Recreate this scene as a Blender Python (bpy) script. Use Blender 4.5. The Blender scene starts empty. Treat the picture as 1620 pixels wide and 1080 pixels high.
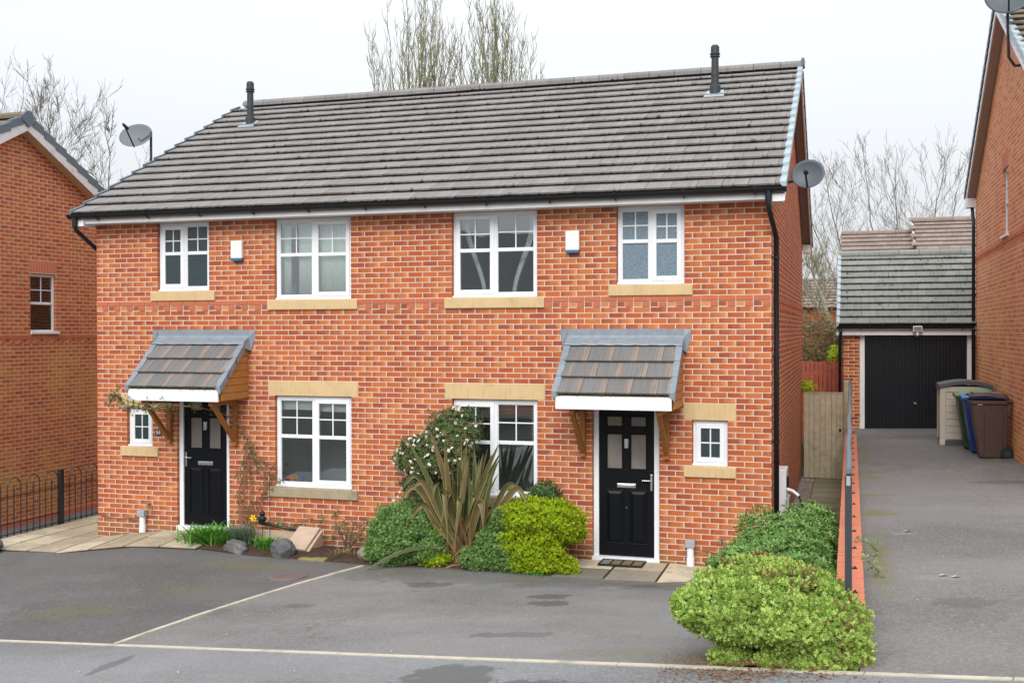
import bpy, math, random
import numpy as np
from mathutils import Matrix, Vector

random.seed(7)
RNG = np.random.default_rng(11)
SC = bpy.context.scene
COL = SC.collection

# ------------------------------------------------------------------ camera
CAMP = np.array([11.3312, -14.4776, 3.182])
YAW, PIT, ROL, FOC = .3010, .0072, -.0020, 1728.36
def cam_axes():
    cy, sy = math.cos(YAW), math.sin(YAW)
    r = np.array([cy, sy, 0]); f = np.array([-sy, cy, 0]); u = np.array([0, 0, 1.])
    f2 = f*math.cos(PIT)-u*math.sin(PIT); u2 = u*math.cos(PIT)+f*math.sin(PIT)
    return r*math.cos(ROL)+u2*math.sin(ROL), u2*math.cos(ROL)-r*math.sin(ROL), f2
CR, CU, CF = cam_axes()
cam = bpy.data.cameras.new('camera')
cam.sensor_width = 36; cam.lens = FOC*36/1620; cam.shift_y = -5.619/1620
cam.clip_start = .1; cam.clip_end = 3000
cob = bpy.data.objects.new('camera', cam); COL.objects.link(cob)
M = Matrix.Identity(4)
for i in range(3):
    M[i][0] = CR[i]; M[i][1] = CU[i]; M[i][2] = -CF[i]; M[i][3] = CAMP[i]
cob.matrix_world = M
SC.camera = cob

# ------------------------------------------------------------------ light
SUN_EL, SUN_AZ = 40, 176       # degrees; azimuth clockwise from +y
w = bpy.data.worlds.new("World"); SC.world = w; w.use_nodes = True
nt = w.node_tree; nt.nodes.clear()
def wn(t, **k):
    n = nt.nodes.new(t)
    for a, b in k.items(): setattr(n, a, b)
    return n
wo = wn('ShaderNodeOutputWorld')
sky = wn('ShaderNodeTexSky', sky_type='NISHITA', sun_disc=False)
sky.sun_elevation = math.radians(SUN_EL); sky.sun_rotation = math.radians(SUN_AZ); sky.dust_density = 3
bg1 = wn('ShaderNodeBackground'); bg1.inputs[1].default_value = .06
hs = wn('ShaderNodeHueSaturation'); hs.inputs['Saturation'].default_value = .35; hs.inputs['Value'].default_value = .35
nt.links.new(sky.outputs[0], hs.inputs['Color']); nt.links.new(hs.outputs[0], bg1.inputs[0])
tc = wn('ShaderNodeTexCoord'); sp = wn('ShaderNodeSeparateXYZ'); nt.links.new(tc.outputs['Generated'], sp.inputs[0])
rp = wn('ShaderNodeValToRGB')
rp.color_ramp.elements[0].position = 0; rp.color_ramp.elements[0].color = (.372, .383, .398, 1)
rp.color_ramp.elements[1].position = 1; rp.color_ramp.elements[1].color = (.98, 1.01, 1.06, 1)
nt.links.new(sp.outputs[2], rp.inputs[0])
nz = wn('ShaderNodeTexNoise'); nz.inputs['Scale'].default_value = 2.2; nz.inputs['Detail'].default_value = 4
nt.links.new(tc.outputs['Generated'], nz.inputs['Vector'])
mr = wn('ShaderNodeMapRange'); mr.inputs[3].default_value = .96; mr.inputs[4].default_value = 1.04
nt.links.new(nz.outputs[0], mr.inputs[0])
bg2 = wn('ShaderNodeBackground'); nt.links.new(rp.outputs[0], bg2.inputs[0]); nt.links.new(mr.outputs[0], bg2.inputs[1])
ad = wn('ShaderNodeAddShader'); nt.links.new(bg1.outputs[0], ad.inputs[0]); nt.links.new(bg2.outputs[0], ad.inputs[1])
nt.links.new(ad.outputs[0], wo.inputs[0])

sl = bpy.data.lights.new('sun', 'SUN'); sl.energy = 1.5; sl.angle = math.radians(35); sl.color = (1, .965, .92)
so = bpy.data.objects.new('sun', sl); COL.objects.link(so)
az, el = math.radians(SUN_AZ), math.radians(SUN_EL)
sd = Vector((math.sin(az)*math.cos(el), math.cos(az)*math.cos(el), math.sin(el)))
so.rotation_euler = sd.to_track_quat('Z', 'Y').to_euler()
vs = SC.view_settings; vs.view_transform = 'Standard'; vs.look = 'None'; vs.gamma = 1; vs.use_curve_mapping = False
vs.exposure = .7
try:
    SC.cycles.max_bounces = 6; SC.cycles.diffuse_bounces = 3; SC.cycles.glossy_bounces = 3
    SC.cycles.transparent_max_bounces = 8; SC.cycles.transmission_bounces = 4
except Exception: pass

# ------------------------------------------------------------------ materials
def new_mat(name):
    m = bpy.data.materials.new(name); m.use_nodes = True
    return m, m.node_tree, m.node_tree.nodes['Principled BSDF']
class NB:
    """tiny node builder"""
    def __init__(s, t): s.t = t
    def n(s, ty, **k):
        x = s.t.nodes.new(ty)
        for a, b in k.items(): setattr(x, a, b)
        return x
    def link(s, a, b): s.t.links.new(a, b)
    def val(s, sock, v):
        if hasattr(v, 'is_output') or hasattr(v, 'links'): s.link(v, sock)
        else: sock.default_value = v
    def math(s, op, a, b=0., c=0., clamp=False):
        x = s.n('ShaderNodeMath', operation=op, use_clamp=clamp)
        s.val(x.inputs[0], a); s.val(x.inputs[1], b); s.val(x.inputs[2], c)
        return x.outputs[0]
    def rng(s, v, a, b, c=0., d=1.):
        x = s.n('ShaderNodeMapRange', interpolation_type='SMOOTHSTEP')
        s.val(x.inputs[0], v)
        for i, q in enumerate((a, b, c, d)): s.val(x.inputs[i+1], q)
        return x.outputs[0]
    def mix(s, f, a, b, mode='MIX'):
        x = s.n('ShaderNodeMix', data_type='RGBA', blend_type=mode)
        s.val(x.inputs[0], f)
        for i, q in ((6, a), (7, b)):
            if isinstance(q, tuple): x.inputs[i].default_value = (*q[:3], 1)
            else: s.link(q, x.inputs[i])
        return x.outputs[2]
    def noise(s, scale, detail=3, rough=.5, vec=None, stretch=None):
        x = s.n('ShaderNodeTexNoise'); x.inputs['Scale'].default_value = scale
        x.inputs['Detail'].default_value = detail; x.inputs['Roughness'].default_value = rough
        v = vec if vec is not None else s.pos()
        if stretch:
            mp = s.n('ShaderNodeMapping'); mp.inputs['Scale'].default_value = stretch
            s.link(v, mp.inputs[0]); v = mp.outputs[0]
        s.link(v, x.inputs['Vector'])
        return x.outputs[0]
    def vor(s, scale, feature='F1', out=0):
        x = s.n('ShaderNodeTexVoronoi', feature=feature); x.inputs['Scale'].default_value = scale
        s.link(s.pos(), x.inputs['Vector'])
        return x.outputs[out]
    def pos(s):
        if not hasattr(s, '_p'): s._p = s.n('ShaderNodeNewGeometry').outputs['Position']
        return s._p
    def xyz(s):
        if not hasattr(s, '_x'):
            x = s.n('ShaderNodeSeparateXYZ'); s.link(s.pos(), x.inputs[0]); s._x = x.outputs
        return s._x
    def attr(s):
        if not hasattr(s, '_a'):
            a = s.n('ShaderNodeAttribute', attribute_name='brk')
            x = s.n('ShaderNodeSeparateXYZ'); s.link(a.outputs['Vector'], x.inputs[0]); s._a = x.outputs
        return s._a
    def ramp(s, f, stops, const=False):
        x = s.n('ShaderNodeValToRGB'); cr = x.color_ramp
        if const: cr.interpolation = 'CONSTANT'
        while len(cr.elements) < len(stops): cr.elements.new(.5)
        for e, (p, c) in zip(cr.elements, stops): e.position = p; e.color = (*c[:3], 1)
        s.link(f, x.inputs[0]); return x.outputs[0]
    def bump(s, h, strength, dist, bs):
        x = s.n('ShaderNodeBump'); x.inputs['Strength'].default_value = strength; x.inputs['Distance'].default_value = dist
        s.link(h, x.inputs['Height']); s.link(x.outputs[0], bs.inputs['Normal'])
MAT = {}
def simple(name, col, rough=.5, spec=.5, metal=0, var=.12, nscale=8, bump=0, dist=.002, streak=None, dirt=None, dirtcol=(.12, .10, .07)):
    m, t, b = new_mat(name); q = NB(t)
    n = q.noise(nscale, 4, .6)
    c = q.mix(n, tuple(x*(1-var) for x in col), tuple(min(1, x*(1+var)) for x in col))
    if streak:
        s_ = q.noise(6, 4, .6, stretch=streak)
        c = q.mix(q.rng(s_, .45, .75, 0, .35), c, tuple(x*.55 for x in col))
    if dirt:
        d = q.noise(3.1, 6, .65)
        c = q.mix(q.rng(d, .5, .78, 0, dirt), c, dirtcol)
    q.link(c, b.inputs['Base Color'])
    b.inputs['Roughness'].default_value = rough; b.inputs['Specular IOR Level'].default_value = spec
    b.inputs['Metallic'].default_value = metal
    if bump: q.bump(q.noise(nscale*6, 4, .6), bump, dist, b)
    MAT[name] = m; return m

def brick_mat(name, stops, dark, buff, tint=None, tintcol=(.25, .17, .05), plain=(.50, .145, .075), mossz=None):
    m, t, b = new_mat(name); q = NB(t); a = q.attr()
    nf = q.noise(38, 3, .6); nc = q.noise(14, 3, .6)
    u = q.math('ADD', a[1], q.math('MULTIPLY', q.math('SUBTRACT', nc, .5), .75))
    r = q.math('ADD', a[0], q.math('MULTIPLY', q.math('SUBTRACT', nf, .5), .3), clamp=True)
    c = q.ramp(r, stops)
    st = q.math('MULTIPLY', a[2], 1.0, clamp=True)
    fd = q.math('MULTIPLY', q.rng(u, .38, .08), q.rng(st, .15, .6))
    c = q.mix(q.math('MULTIPLY', fd, .62), c, dark)
    fb = q.math('MULTIPLY', q.rng(u, .66, .95), q.rng(st, .25, .8))
    c = q.mix(q.math('MULTIPLY', fb, .5), c, buff)
    if name == 'brick_main':      # splash dirt and algae just above the ground
        c = q.mix(q.math('MULTIPLY', q.rng(q.math('ADD', q.xyz()[2], q.math('MULTIPLY', q.noise(3, 4, .6), -.5)), .22, -.22), .6), c, (.17, .10, .05))
    pl = q.math('LESS_THAN', a[2], .001)
    c = q.mix(q.math('MULTIPLY', pl, .9), c, plain)
    if tint:
        big = q.noise(.55, 4, .6)
        f = q.math('MULTIPLY', q.rng(big, .40, .62), q.rng(nf, .25, .6))
        if mossz: f = q.math('MULTIPLY', f, q.rng(q.xyz()[2], mossz[0], mossz[1], 1, 0))
        f = q.math('MULTIPLY', f, q.rng(a[0], .15, .5, .5, 1))
        c = q.mix(q.math('MULTIPLY', f, tint), c, tintcol)
    # soot speckle and pale efflorescence
    sp_ = q.noise(95, 2, .6)
    c = q.mix(q.rng(sp_, .60, .74, 0, .3), c, tuple(x*.45 for x in stops[1][1]))
    ef = q.noise(1.9, 5, .7)
    c = q.mix(q.rng(ef, .60, .82, 0, .32), c, (.72, .50, .38))
    c = q.mix(q.rng(q.noise(.8, 5, .65), .48, .72, 0, .30), c, tuple(x*.66 for x in stops[1][1]))
    q.link(c, b.inputs['Base Color']); b.inputs['Roughness'].default_value = .85; b.inputs['Specular IOR Level'].default_value = .25
    q.bump(q.noise(120, 3, .6), .45, .0025, b)
    MAT[name] = m; return m
BR_STOPS = [(0, (.32, .074, .036)), (.25, (.425, .102, .038)), (.55, (.475, .130, .043)), (.8, (.51, .166, .055)), (1, (.39, .104, .056))]
brick_mat('brick_main', BR_STOPS, (.17, .07, .06), (.62, .34, .16))
brick_mat('brick_side', [(p, (min(1, c[0]*1.12), c[1]*1.15, c[2]*1.1)) for p, c in BR_STOPS], (.15, .05, .045), (.52, .25, .10), tint=.8, tintcol=(.30, .19, .05), mossz=(1.6, 3.4))  # front brick lightened, brightness put into the colour of the dimmer side wall
brick_mat('brick_left', [(0, (.37, .085, .042)), (.3, (.47, .122, .046)), (.6, (.52, .15, .05)), (.85, (.55, .20, .065)), (1, (.41, .12, .06))],
          (.19, .09, .085), (.52, .32, .14), tint=.8, tintcol=(.52, .29, .075), mossz=(2.4, 3.6))
brick_mat('brick_right', [(0, (.49, .135, .065)), (.3, (.61, .195, .08)), (.6, (.67, .245, .10)), (1, (.66, .30, .14))],
          (.30, .13, .09), (.66, .38, .19), tint=.8, tintcol=(.72, .44, .15), mossz=(2.2, 5.5))
brick_mat('brick_garage', [(0, (.28, .06, .03)), (.3, (.42, .11, .04)), (.6, (.50, .16, .05)), (1, (.48, .20, .08))],
          (.14, .06, .05), (.56, .30, .12), tint=.5)
brick_mat('brick_coping', [(0, (.48, .14, .085)), (.5, (.56, .18, .11)), (1, (.60, .22, .14))], (.3, .07, .05), (.55, .2, .13), plain=(.58, .20, .12))

def mortar(name, col):
    m, t, b = new_mat(name); q = NB(t)
    c = q.mix(q.noise(4, 5, .6), tuple(x*.82 for x in col), col)
    c = q.mix(q.rng(q.noise(60, 2), .5, .8, 0, .4), c, tuple(x*.6 for x in col))
    q.link(c, b.inputs['Base Color']); b.inputs['Roughness'].default_value = .95
    q.bump(q.noise(200, 2), .4, .002, b); MAT[name] = m
mortar('mortar', (.74, .57, .45)); mortar('mortar_left', (.80, .56, .40)); mortar('mortar_right', (.90, .67, .49))

def tile_mat(name, base, alt, streakcol, streak=.5, moss=.4, lichen=.3):
    m, t, b = new_mat(name); q = NB(t); a = q.attr()
    n = q.noise(3, 5, .65)
    c = q.mix(a[0], base, alt)
    # brown stripe bands that run down each tile (a[1] runs across the tile)
    ns = q.noise(9, 3, .6, stretch=(6, .35, .35))
    ph = q.math('ADD', a[1], q.math('MULTIPLY', q.math('SUBTRACT', ns, .5), .7))
    f = q.rng(ph, .68, .90)
    f = q.math('MULTIPLY', f, q.math('MULTIPLY', a[2], streak))
    c = q.mix(f, c, streakcol)
    n2 = q.noise(22, 4, .7)
    c = q.mix(q.rng(q.noise(5, 3, .6, stretch=(7, .3, .3)), .40, .66, 0, .38), c, tuple(x*.66 for x in base))
    c = q.mix(q.rng(n2, .48, .75, 0, .2), c, tuple(x*.5 for x in base))
    c = q.mix(q.rng(n, .45, .75, 0, moss*.5), c, (.075, .07, .03))
    l = q.noise(17, 3, .5)
    c = q.mix(q.rng(l, .69, .74, 0, lichen), c, (.36, .33, .22))
    q.link(c, b.inputs['Base Color']); b.inputs['Roughness'].default_value = .78; b.inputs['Specular IOR Level'].default_value = .35
    q.bump(q.noise(90, 3, .6), .5, .004, b); MAT[name] = m
tile_mat('tile_main', (.195, .183, .180), (.245, .235, .232), (.31, .245, .195), .6, .25, .12)
tile_mat('tile_canopy', (.15, .15, .148), (.185, .182, .18), (.31, .225, .17), .75, .1, .08)
tile_mat('tile_garage', (.18, .19, .178), (.235, .24, .225), (.24, .22, .15), .6, .6, .9)
tile_mat('tile_brown', (.22, .165, .14), (.285, .225, .195), (.25, .19, .15), .3, .3, .5)
tile_mat('tile_left', (.16, .13, .09), (.22, .19, .14), (.25, .2, .14), .4, .5, .3)

simple('upvc', (.78, .80, .83), .32, .5, var=.04, dirt=.28, dirtcol=(.5, .48, .42))
simple('fascia_white', (.78, .79, .80), .4, .5, var=.05, dirt=.35, dirtcol=(.45, .44, .40))
simple('white_flaking', (.70, .68, .68), .7, .3, var=.08, nscale=20, dirt=.85, dirtcol=(.38, .34, .36))
simple('soffit_brown', (.40, .33, .29), .6, .3, var=.08)
simple('stone_buff', (.60, .435, .235), .85, .25, var=.13, nscale=3, bump=.3, streak=(5, 5, .7), dirt=.5, dirtcol=(.35, .25, .13))
simple('stone_dirty', (.34, .28, .19), .9, .2, var=.25, nscale=7, bump=.4, dirt=.8, dirtcol=(.12, .105, .075))
simple('black_plastic', (.010, .012, .015), .33, .4, var=.2)
simple('black_paint', (.020, .022, .026), .35, .5, var=.2)
simple('door_black', (.004, .005, .007), .38, .18, var=.25, nscale=30, bump=.15, dist=.001)
simple('garage_black', (.008, .010, .014), .32, .35, var=.3, dirt=.05, dirtcol=(.05, .05, .05))
simple('chrome', (.62, .63, .65), .22, .5, metal=1, var=.05)
simple('grey_plastic', (.33, .36, .39), .5, .5, var=.06)
simple('lead', (.21, .245, .285), .5, .5, var=.25, nscale=9, streak=(3, 3, .25), dirt=.35, dirtcol=(.36, .38, .41))
simple('verge_light', (.33, .40, .44), .42, .5, var=.10, dirt=.2, dirtcol=(.2, .23, .25))  # faded plastic, with the pale sky reflection put into the colour
simple('verge_dark', (.10, .135, .165), .45, .5, var=.2, dirt=.35, dirtcol=(.15, .17, .18))
simple('timber', (.32, .125, .028), .5, .4, var=.3, nscale=10, streak=(4, 4, .5), bump=.2)
simple('timber_light', (.42, .185, .05), .5, .4, var=.25, nscale=10, streak=(.5, 4, 4), bump=.2)
simple('gate_timber', (.42, .37, .26), .85, .2, var=.3, nscale=9, streak=(5, 5, .4), bump=.4, dirt=.5, dirtcol=(.10, .11, .05))
simple('fence_red', (.42, .11, .07), .8, .2, var=.35, nscale=7, streak=(5, 5, .4), bump=.3, dirt=.5, dirtcol=(.42, .24, .10))
simple('dish_grey', (.075, .09, .105), .5, .4, var=.15, nscale=5)
simple('dish_dark', (.02, .022, .026), .5, .4)
simple('alarm_white', (.80, .79, .75), .4, .5, var=.03)
simple('alarm_blue', (.015, .13, .34), .2, .6, var=.05)
simple('bin_brown', (.075, .042, .033), .5, .4, var=.18, nscale=14, dirt=.4, dirtcol=(.13, .09, .07))
simple('bin_green', (.022, .06, .028), .45, .4, var=.15, dirt=.2, dirtcol=(.1, .12, .08))
simple('bin_greenlid', (.14, .26, .10), .45, .4, var=.15)
simple('bin_blue', (.012, .045, .20), .4, .4, var=.15)
simple('bin_bluelid', (.09, .22, .52), .4, .4, var=.15)
simple('rubber', (.02, .02, .02), .7, .3)
simple('shed_beige', (.46, .42, .35), .6, .35, var=.07, nscale=12, dirt=.3, dirtcol=(.3, .27, .2))
simple('shed_lid', (.075, .078, .085), .5, .4, var=.1)
simple('slate', (.035, .04, .045), .5, .4)
simple('curtain', (.80, .82, .72), .9, .1, var=.05)
simple('curtain_white', (.78, .80, .80), .9, .1, var=.03)
simple('blind', (.84, .83, .80), .6, .3, var=.04)
simple('room', (.70, .71, .70), .95, .1, var=.15, nscale=1)
simple('room_dark', (.07, .075, .08), .95, .1, var=.3, nscale=1.5)
simple('orange_item', (.85, .28, .04), .4, .5)
simple('blue_item', (.01, .11, .42), .4, .5)
simple('skin_item', (.6, .5, .4), .5, .5)
simple('rock', (.15, .155, .165), .8, .3, var=.7, nscale=14, bump=1, dist=.03, dirt=.9, dirtcol=(.38, .37, .34))
simple('rock_brown', (.24, .20, .15), .85, .3, var=.5, nscale=9, bump=.8, dist=.01)
simple('concrete_old', (.47, .36, .27), .9, .25, var=.2, nscale=9, bump=.4, dirt=.35, dirtcol=(.25, .17, .12))
simple('moss_slab', (.25, .22, .10), .95, .1, var=.4, nscale=12, bump=.5, dirt=.9, dirtcol=(.22, .25, .03))
simple('moss', (.045, .048, .014), 1, .1, var=.6, nscale=30, bump=.8, dist=.01)
simple('moss_and_shade', (.013, .012, .009), 1, .1, var=.6, nscale=30)
simple('moss_green', (.10, .13, .015), 1, .1, var=.5, nscale=30)
simple('bark_pale', (.30, .29, .21), .9, .2, var=.3, nscale=12)
simple('bark_grey', (.17, .155, .13), .9, .2, var=.3, nscale=12)
simple('bark_poplar', (.21, .21, .13), .9, .2, var=.3, nscale=12)
simple('twig', (.16, .12, .09), .9, .2, var=.3, nscale=9)
simple('twig_red', (.27, .13, .085), .8, .2, var=.3, nscale=9)
simple('soil', (.075, .05, .036), 1, .1, var=.5, nscale=14, bump=1, dist=.02, dirt=.5, dirtcol=(.13, .09, .06))
simple('gravel', (.24, .21, .18), .9, .2, var=.5, nscale=40)
simple('mulch', (.22, .115, .06), .9, .2, var=.6, nscale=25)
simple('white_speck', (.55, .54, .50), .8, .2)
simple('petal', (.80, .74, .66), .7, .2, var=.08)
simple('petal_yellow', (.80, .55, .02), .6, .2)
simple('steel_rail', (.035, .045, .055), .4, .5, var=.2)
simple('foam_grey', (.12, .145, .165), .7, .3, var=.3, nscale=30)
simple('kerb', (.50, .46, .37), .85, .2, var=.2, nscale=7, bump=.3, dirt=.9, dirtcol=(.24, .23, .18))
simple('manhole', (.20, .145, .135), .7, .4, var=.3, nscale=12, dirt=.4, dirtcol=(.12, .1, .09))
simple('mat_black', (.02, .02, .02), .8, .3)
simple('mat_coir', (.20, .15, .085), 1, .1, var=.4, nscale=50)
simple('mat_grey', (.20, .20, .19), 1, .1, var=.4, nscale=50)
simple('render_pale', (.45, .42, .38), .9, .2)
simple('grass_ground', (.085, .085, .075), 1, .1, var=.5, nscale=2, bump=.5, dist=.05)
simple('hose', (.02, .03, .02), .4, .5)

def tarmac(name, base, dark, wet=.5, moss=.5, stains=(), lights=(), algae=()):
    m, t, b = new_mat(name); q = NB(t)
    big = q.noise(.55, 5, .62); med = q.noise(2.6, 5, .6); fine = q.noise(34, 4, .7); grit = q.noise(85, 3, .65)
    c = q.mix(q.rng(big, .35, .68), base, dark)
    c = q.mix(q.rng(med, .40, .75, 0, .35), c, tuple(x*.62 for x in base))
    c = q.mix(q.rng(fine, .48, .62, 0, .55), c, tuple(x*1.55 for x in base))
    c = q.mix(q.rng(fine, .46, .34, 0, .5), c, tuple(x*.55 for x in base))
    c = q.mix(q.rng(q.noise(12, 4, .7), .48, .66, 0, .28), c, tuple(x*.6 for x in base))
    c = q.mix(q.rng(q.noise(1.1, 4, .6, stretch=(.5, 2.2, 1)), .45, .7, 0, .4), c, tuple(x*.72 for x in base))
    c = q.mix(q.rng(grit, .54, .68, 0, .75), c, tuple(x*.35 for x in base))
    c = q.mix(q.rng(grit, .40, .30, 0, .4), c, tuple(min(1, x*2.1) for x in base))
    x, y, z = q.xyz()
    wob = q.math('MULTIPLY', q.math('SUBTRACT', q.noise(3.6, 6, .7), .5), 2.6)
    def blob(cx, cy, rx, ry, soft):
        dx = q.math('DIVIDE', q.math('SUBTRACT', x, cx), rx); dy = q.math('DIVIDE', q.math('SUBTRACT', y, cy), ry)
        d = q.math('SQRT', q.math('ADD', q.math('MULTIPLY', dx, dx), q.math('MULTIPLY', dy, dy)))
        return q.rng(q.math('ADD', d, wob), 1, 1-soft)
    # sparse hairline cracks and a few dark drips
    cr = q.n('ShaderNodeTexVoronoi', feature='DISTANCE_TO_EDGE'); cr.inputs['Scale'].default_value = .33
    wv = q.n('ShaderNodeVectorMath', operation='ADD'); q.link(q.pos(), wv.inputs[0]); nv = q.n('ShaderNodeTexNoise'); nv.inputs['Scale'].default_value = 3; nv.inputs['Detail'].default_value = 6; q.link(q.pos(), nv.inputs['Vector']); q.link(nv.outputs['Color'], wv.inputs[1]); q.link(wv.outputs[0], cr.inputs['Vector'])
    c = q.mix(q.math('MULTIPLY', q.rng(cr.outputs['Distance'], .004, .0015), q.rng(q.noise(.9, 2), .5, .62, 0, .7)), c, tuple(v*.3 for v in base))
    c = q.mix(q.rng(q.vor(3.2), .075, .045, 0, .35), c, tuple(v*.5 for v in base))
    c = q.mix(q.rng(q.noise(.28, 3, .5, stretch=(1, 1.6, 1)), .42, .62, 0, .35), c, tuple(v*1.35 for v in base))
    for (cx, cy, rx, ry, k) in algae: c = q.mix(q.math('MULTIPLY', blob(cx, cy, rx, ry, .9), q.rng(fine, .3, .6, k*.4, k)), c, (.155, .145, .035))
    for (cx, cy, rx, ry, k) in stains: c = q.mix(q.math('MULTIPLY', blob(cx, cy, rx, ry, .25), k), c, tuple(v*.42 for v in base))
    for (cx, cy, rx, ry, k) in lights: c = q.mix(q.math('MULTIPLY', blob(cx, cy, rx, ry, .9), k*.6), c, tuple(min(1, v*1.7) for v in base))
    q.link(c, b.inputs['Base Color'])
    q.link(q.rng(big, .35, .65, .88, .62), b.inputs['Roughness'])
    b.inputs['Specular IOR Level'].default_value = .35
    q.bump(q.math('ADD', q.noise(160, 3, .7), q.math('MULTIPLY', q.noise(25, 2), .4)), .55, .006, b)
    MAT[name] = m
tarmac('tarmac_bay', (.190, .188, .184), (.130, .130, .128),
       stains=[(7.0, -1.15, 5.5, .75, .32), (9.4, -1.4, 1.2, .5, .3), (8.05, -2.55, .26, .22, .8), (8.2, -3.0, .28, .22, .8), (8.98, -1.45, .26, .16, .7), (9.6, -1.7, .16, .14, .6), (8.25, -4.85, .5, .16, .5), (5.3, -3.3, .22, .12, .5), (6.35, -2.0, .34, .2, .7), (4.4, -3.6, .2, .2, .4)],
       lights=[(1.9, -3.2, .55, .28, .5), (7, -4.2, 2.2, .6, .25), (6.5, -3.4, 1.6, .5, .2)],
       algae=[(3.9, -1.45, .75, .4, .8), (5.6, -1.25, 1.5, .22, .5), (7.4, -1.5, .5, .3, .55), (9.2, -1.35, 1.1, .22, .7), (3.2, -3.0, .5, .5, .3), (2.6, -3.9, .5, .5, .25), (9.6, -5.8, .8, .4, .3)])
tarmac('tarmac_left', (.118, .117, .116), (.088, .088, .087),
       lights=[(1.0, -3.25, .5, .3, .6), (1.6, -2.2, .8, .2, .3)], algae=[(3.6, -1.4, .9, .3, .6), (2.4, -3.5, 1.0, .4, .35), (3.4, -2.6, .7, .4, .3)])
tarmac('tarmac_road', (.205, .210, .215), (.138, .142, .148), stains=[(8.35, -6.6, .4, .5, .75), (9.0, -6.9, .5, .3, .75), (4.6, -5.7, .09, .45, .6), (6.9, -6.9, .5, .5, .3)])
tarmac('tarmac_drive', (.178, .174, .167), (.112, .110, .106),
       stains=[(12.6, 6.5, 2.2, 3.6, .35), (12.2, -5.1, .26, .14, .4), (13.4, 1.7, .45, .22, .6), (13.0, 8.2, 1.2, .7, .35)], lights=[(12.1, -4.3, .3, .15, .5), (11.9, -2.2, .2, .08, .7)],
       algae=[(11.6, -3.5, .16, 1.6, .7), (11.62, -.8, .3, .3, .9), (11.6, .6, .5, .25, .7), (11.6, 2.4, .4, .3, .7), (12.0, -.2, .9, .1, .4), (11.55, 5, .2, 3, .5)])

def slab_mat():
    m, t, b = new_mat('paving'); q = NB(t); a = q.attr()
    c = q.mix(a[0], (.40, .33, .225), (.66, .58, .43))
    c = q.mix(q.rng(q.noise(1.6, 5, .65), .42, .7, 0, .6), c, (.24, .21, .16))
    c = q.mix(q.rng(q.noise(9, 4, .65), .45, .75, 0, .45), c, (.22, .19, .14))
    c = q.mix(q.math('MULTIPLY', a[2], .85), c, (.105, .098, .088))
    c = q.mix(q.math('MULTIPLY', a[1], .7), c, (.12, .115, .05))
    q.link(c, b.inputs['Base Color']); b.inputs['Roughness'].default_value = .85
    q.bump(q.noise(30, 5, .7), .5, .006, b); MAT['paving'] = m
slab_mat()

def leaf_mat(name, c0, c1, c2, rough=.45, trans=.3, edge=None):
    """a[0] random per leaf, a[1] position towards the tip"""
    m, t, b = new_mat(name); q = NB(t); a = q.attr()
    c = q.ramp(a[0], [(0, c0), (.5, c1), (1, c2)])
    if edge: c = q.mix(q.rng(a[1], .70, 1.0, 0, .95), c, edge)
    c = q.mix(q.rng(q.noise(6, 3), .4, .75, 0, .3), c, tuple(x*.5 for x in c0))
    q.link(c, b.inputs['Base Color']); b.inputs['Roughness'].default_value = rough; b.inputs['Specular IOR Level'].default_value = .4
    tr = q.n('ShaderNodeBsdfTranslucent'); q.link(c, tr.inputs[0])
    mx = q.n('ShaderNodeMixShader'); mx.inputs[0].default_value = trans
    q.link(b.outputs[0], mx.inputs[1]); q.link(tr.outputs[0], mx.inputs[2])
    q.link(mx.outputs[0], t.nodes['Material Output'].inputs[0]); MAT[name] = m
leaf_mat('leaf_lime', (.20, .33, .05), (.42, .60, .12), (.78, .90, .32))
leaf_mat('leaf_brown', (.24, .11, .05), (.36, .18, .09), (.38, .26, .12))
leaf_mat('leaf_laurel', (.07, .165, .03), (.13, .28, .055), (.28, .44, .12), rough=.45, trans=.2)
leaf_mat('leaf_hebe', (.12, .23, .06), (.26, .44, .13), (.48, .68, .28))
leaf_mat('leaf_yellow', (.20, .34, .012), (.45, .60, .025), (.76, .84, .05))
leaf_mat('leaf_dark', (.04, .085, .025), (.08, .15, .045), (.15, .24, .08), rough=.35)
leaf_mat('leaf_vib', (.05, .11, .035), (.11, .21, .06), (.32, .20, .10), rough=.4)
leaf_mat('leaf_grass', (.07, .22, .02), (.12, .36, .04), (.20, .46, .08))
leaf_mat('leaf_lavender', (.12, .17, .12), (.19, .24, .18), (.26, .30, .24))
leaf_mat('leaf_bramble', (.09, .12, .04), (.22, .19, .09), (.34, .18, .11))
leaf_mat('leaf_straw', (.30, .20, .09), (.40, .28, .14), (.48, .36, .2))
leaf_mat('leaf_ever', (.02, .04, .015), (.04, .06, .02), (.06, .08, .03))
leaf_mat('leaf_flax', (.04, .07, .022), (.09, .105, .035), (.19, .12, .06), rough=.55, trans=.12, edge=(.46, .42, .12))

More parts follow.
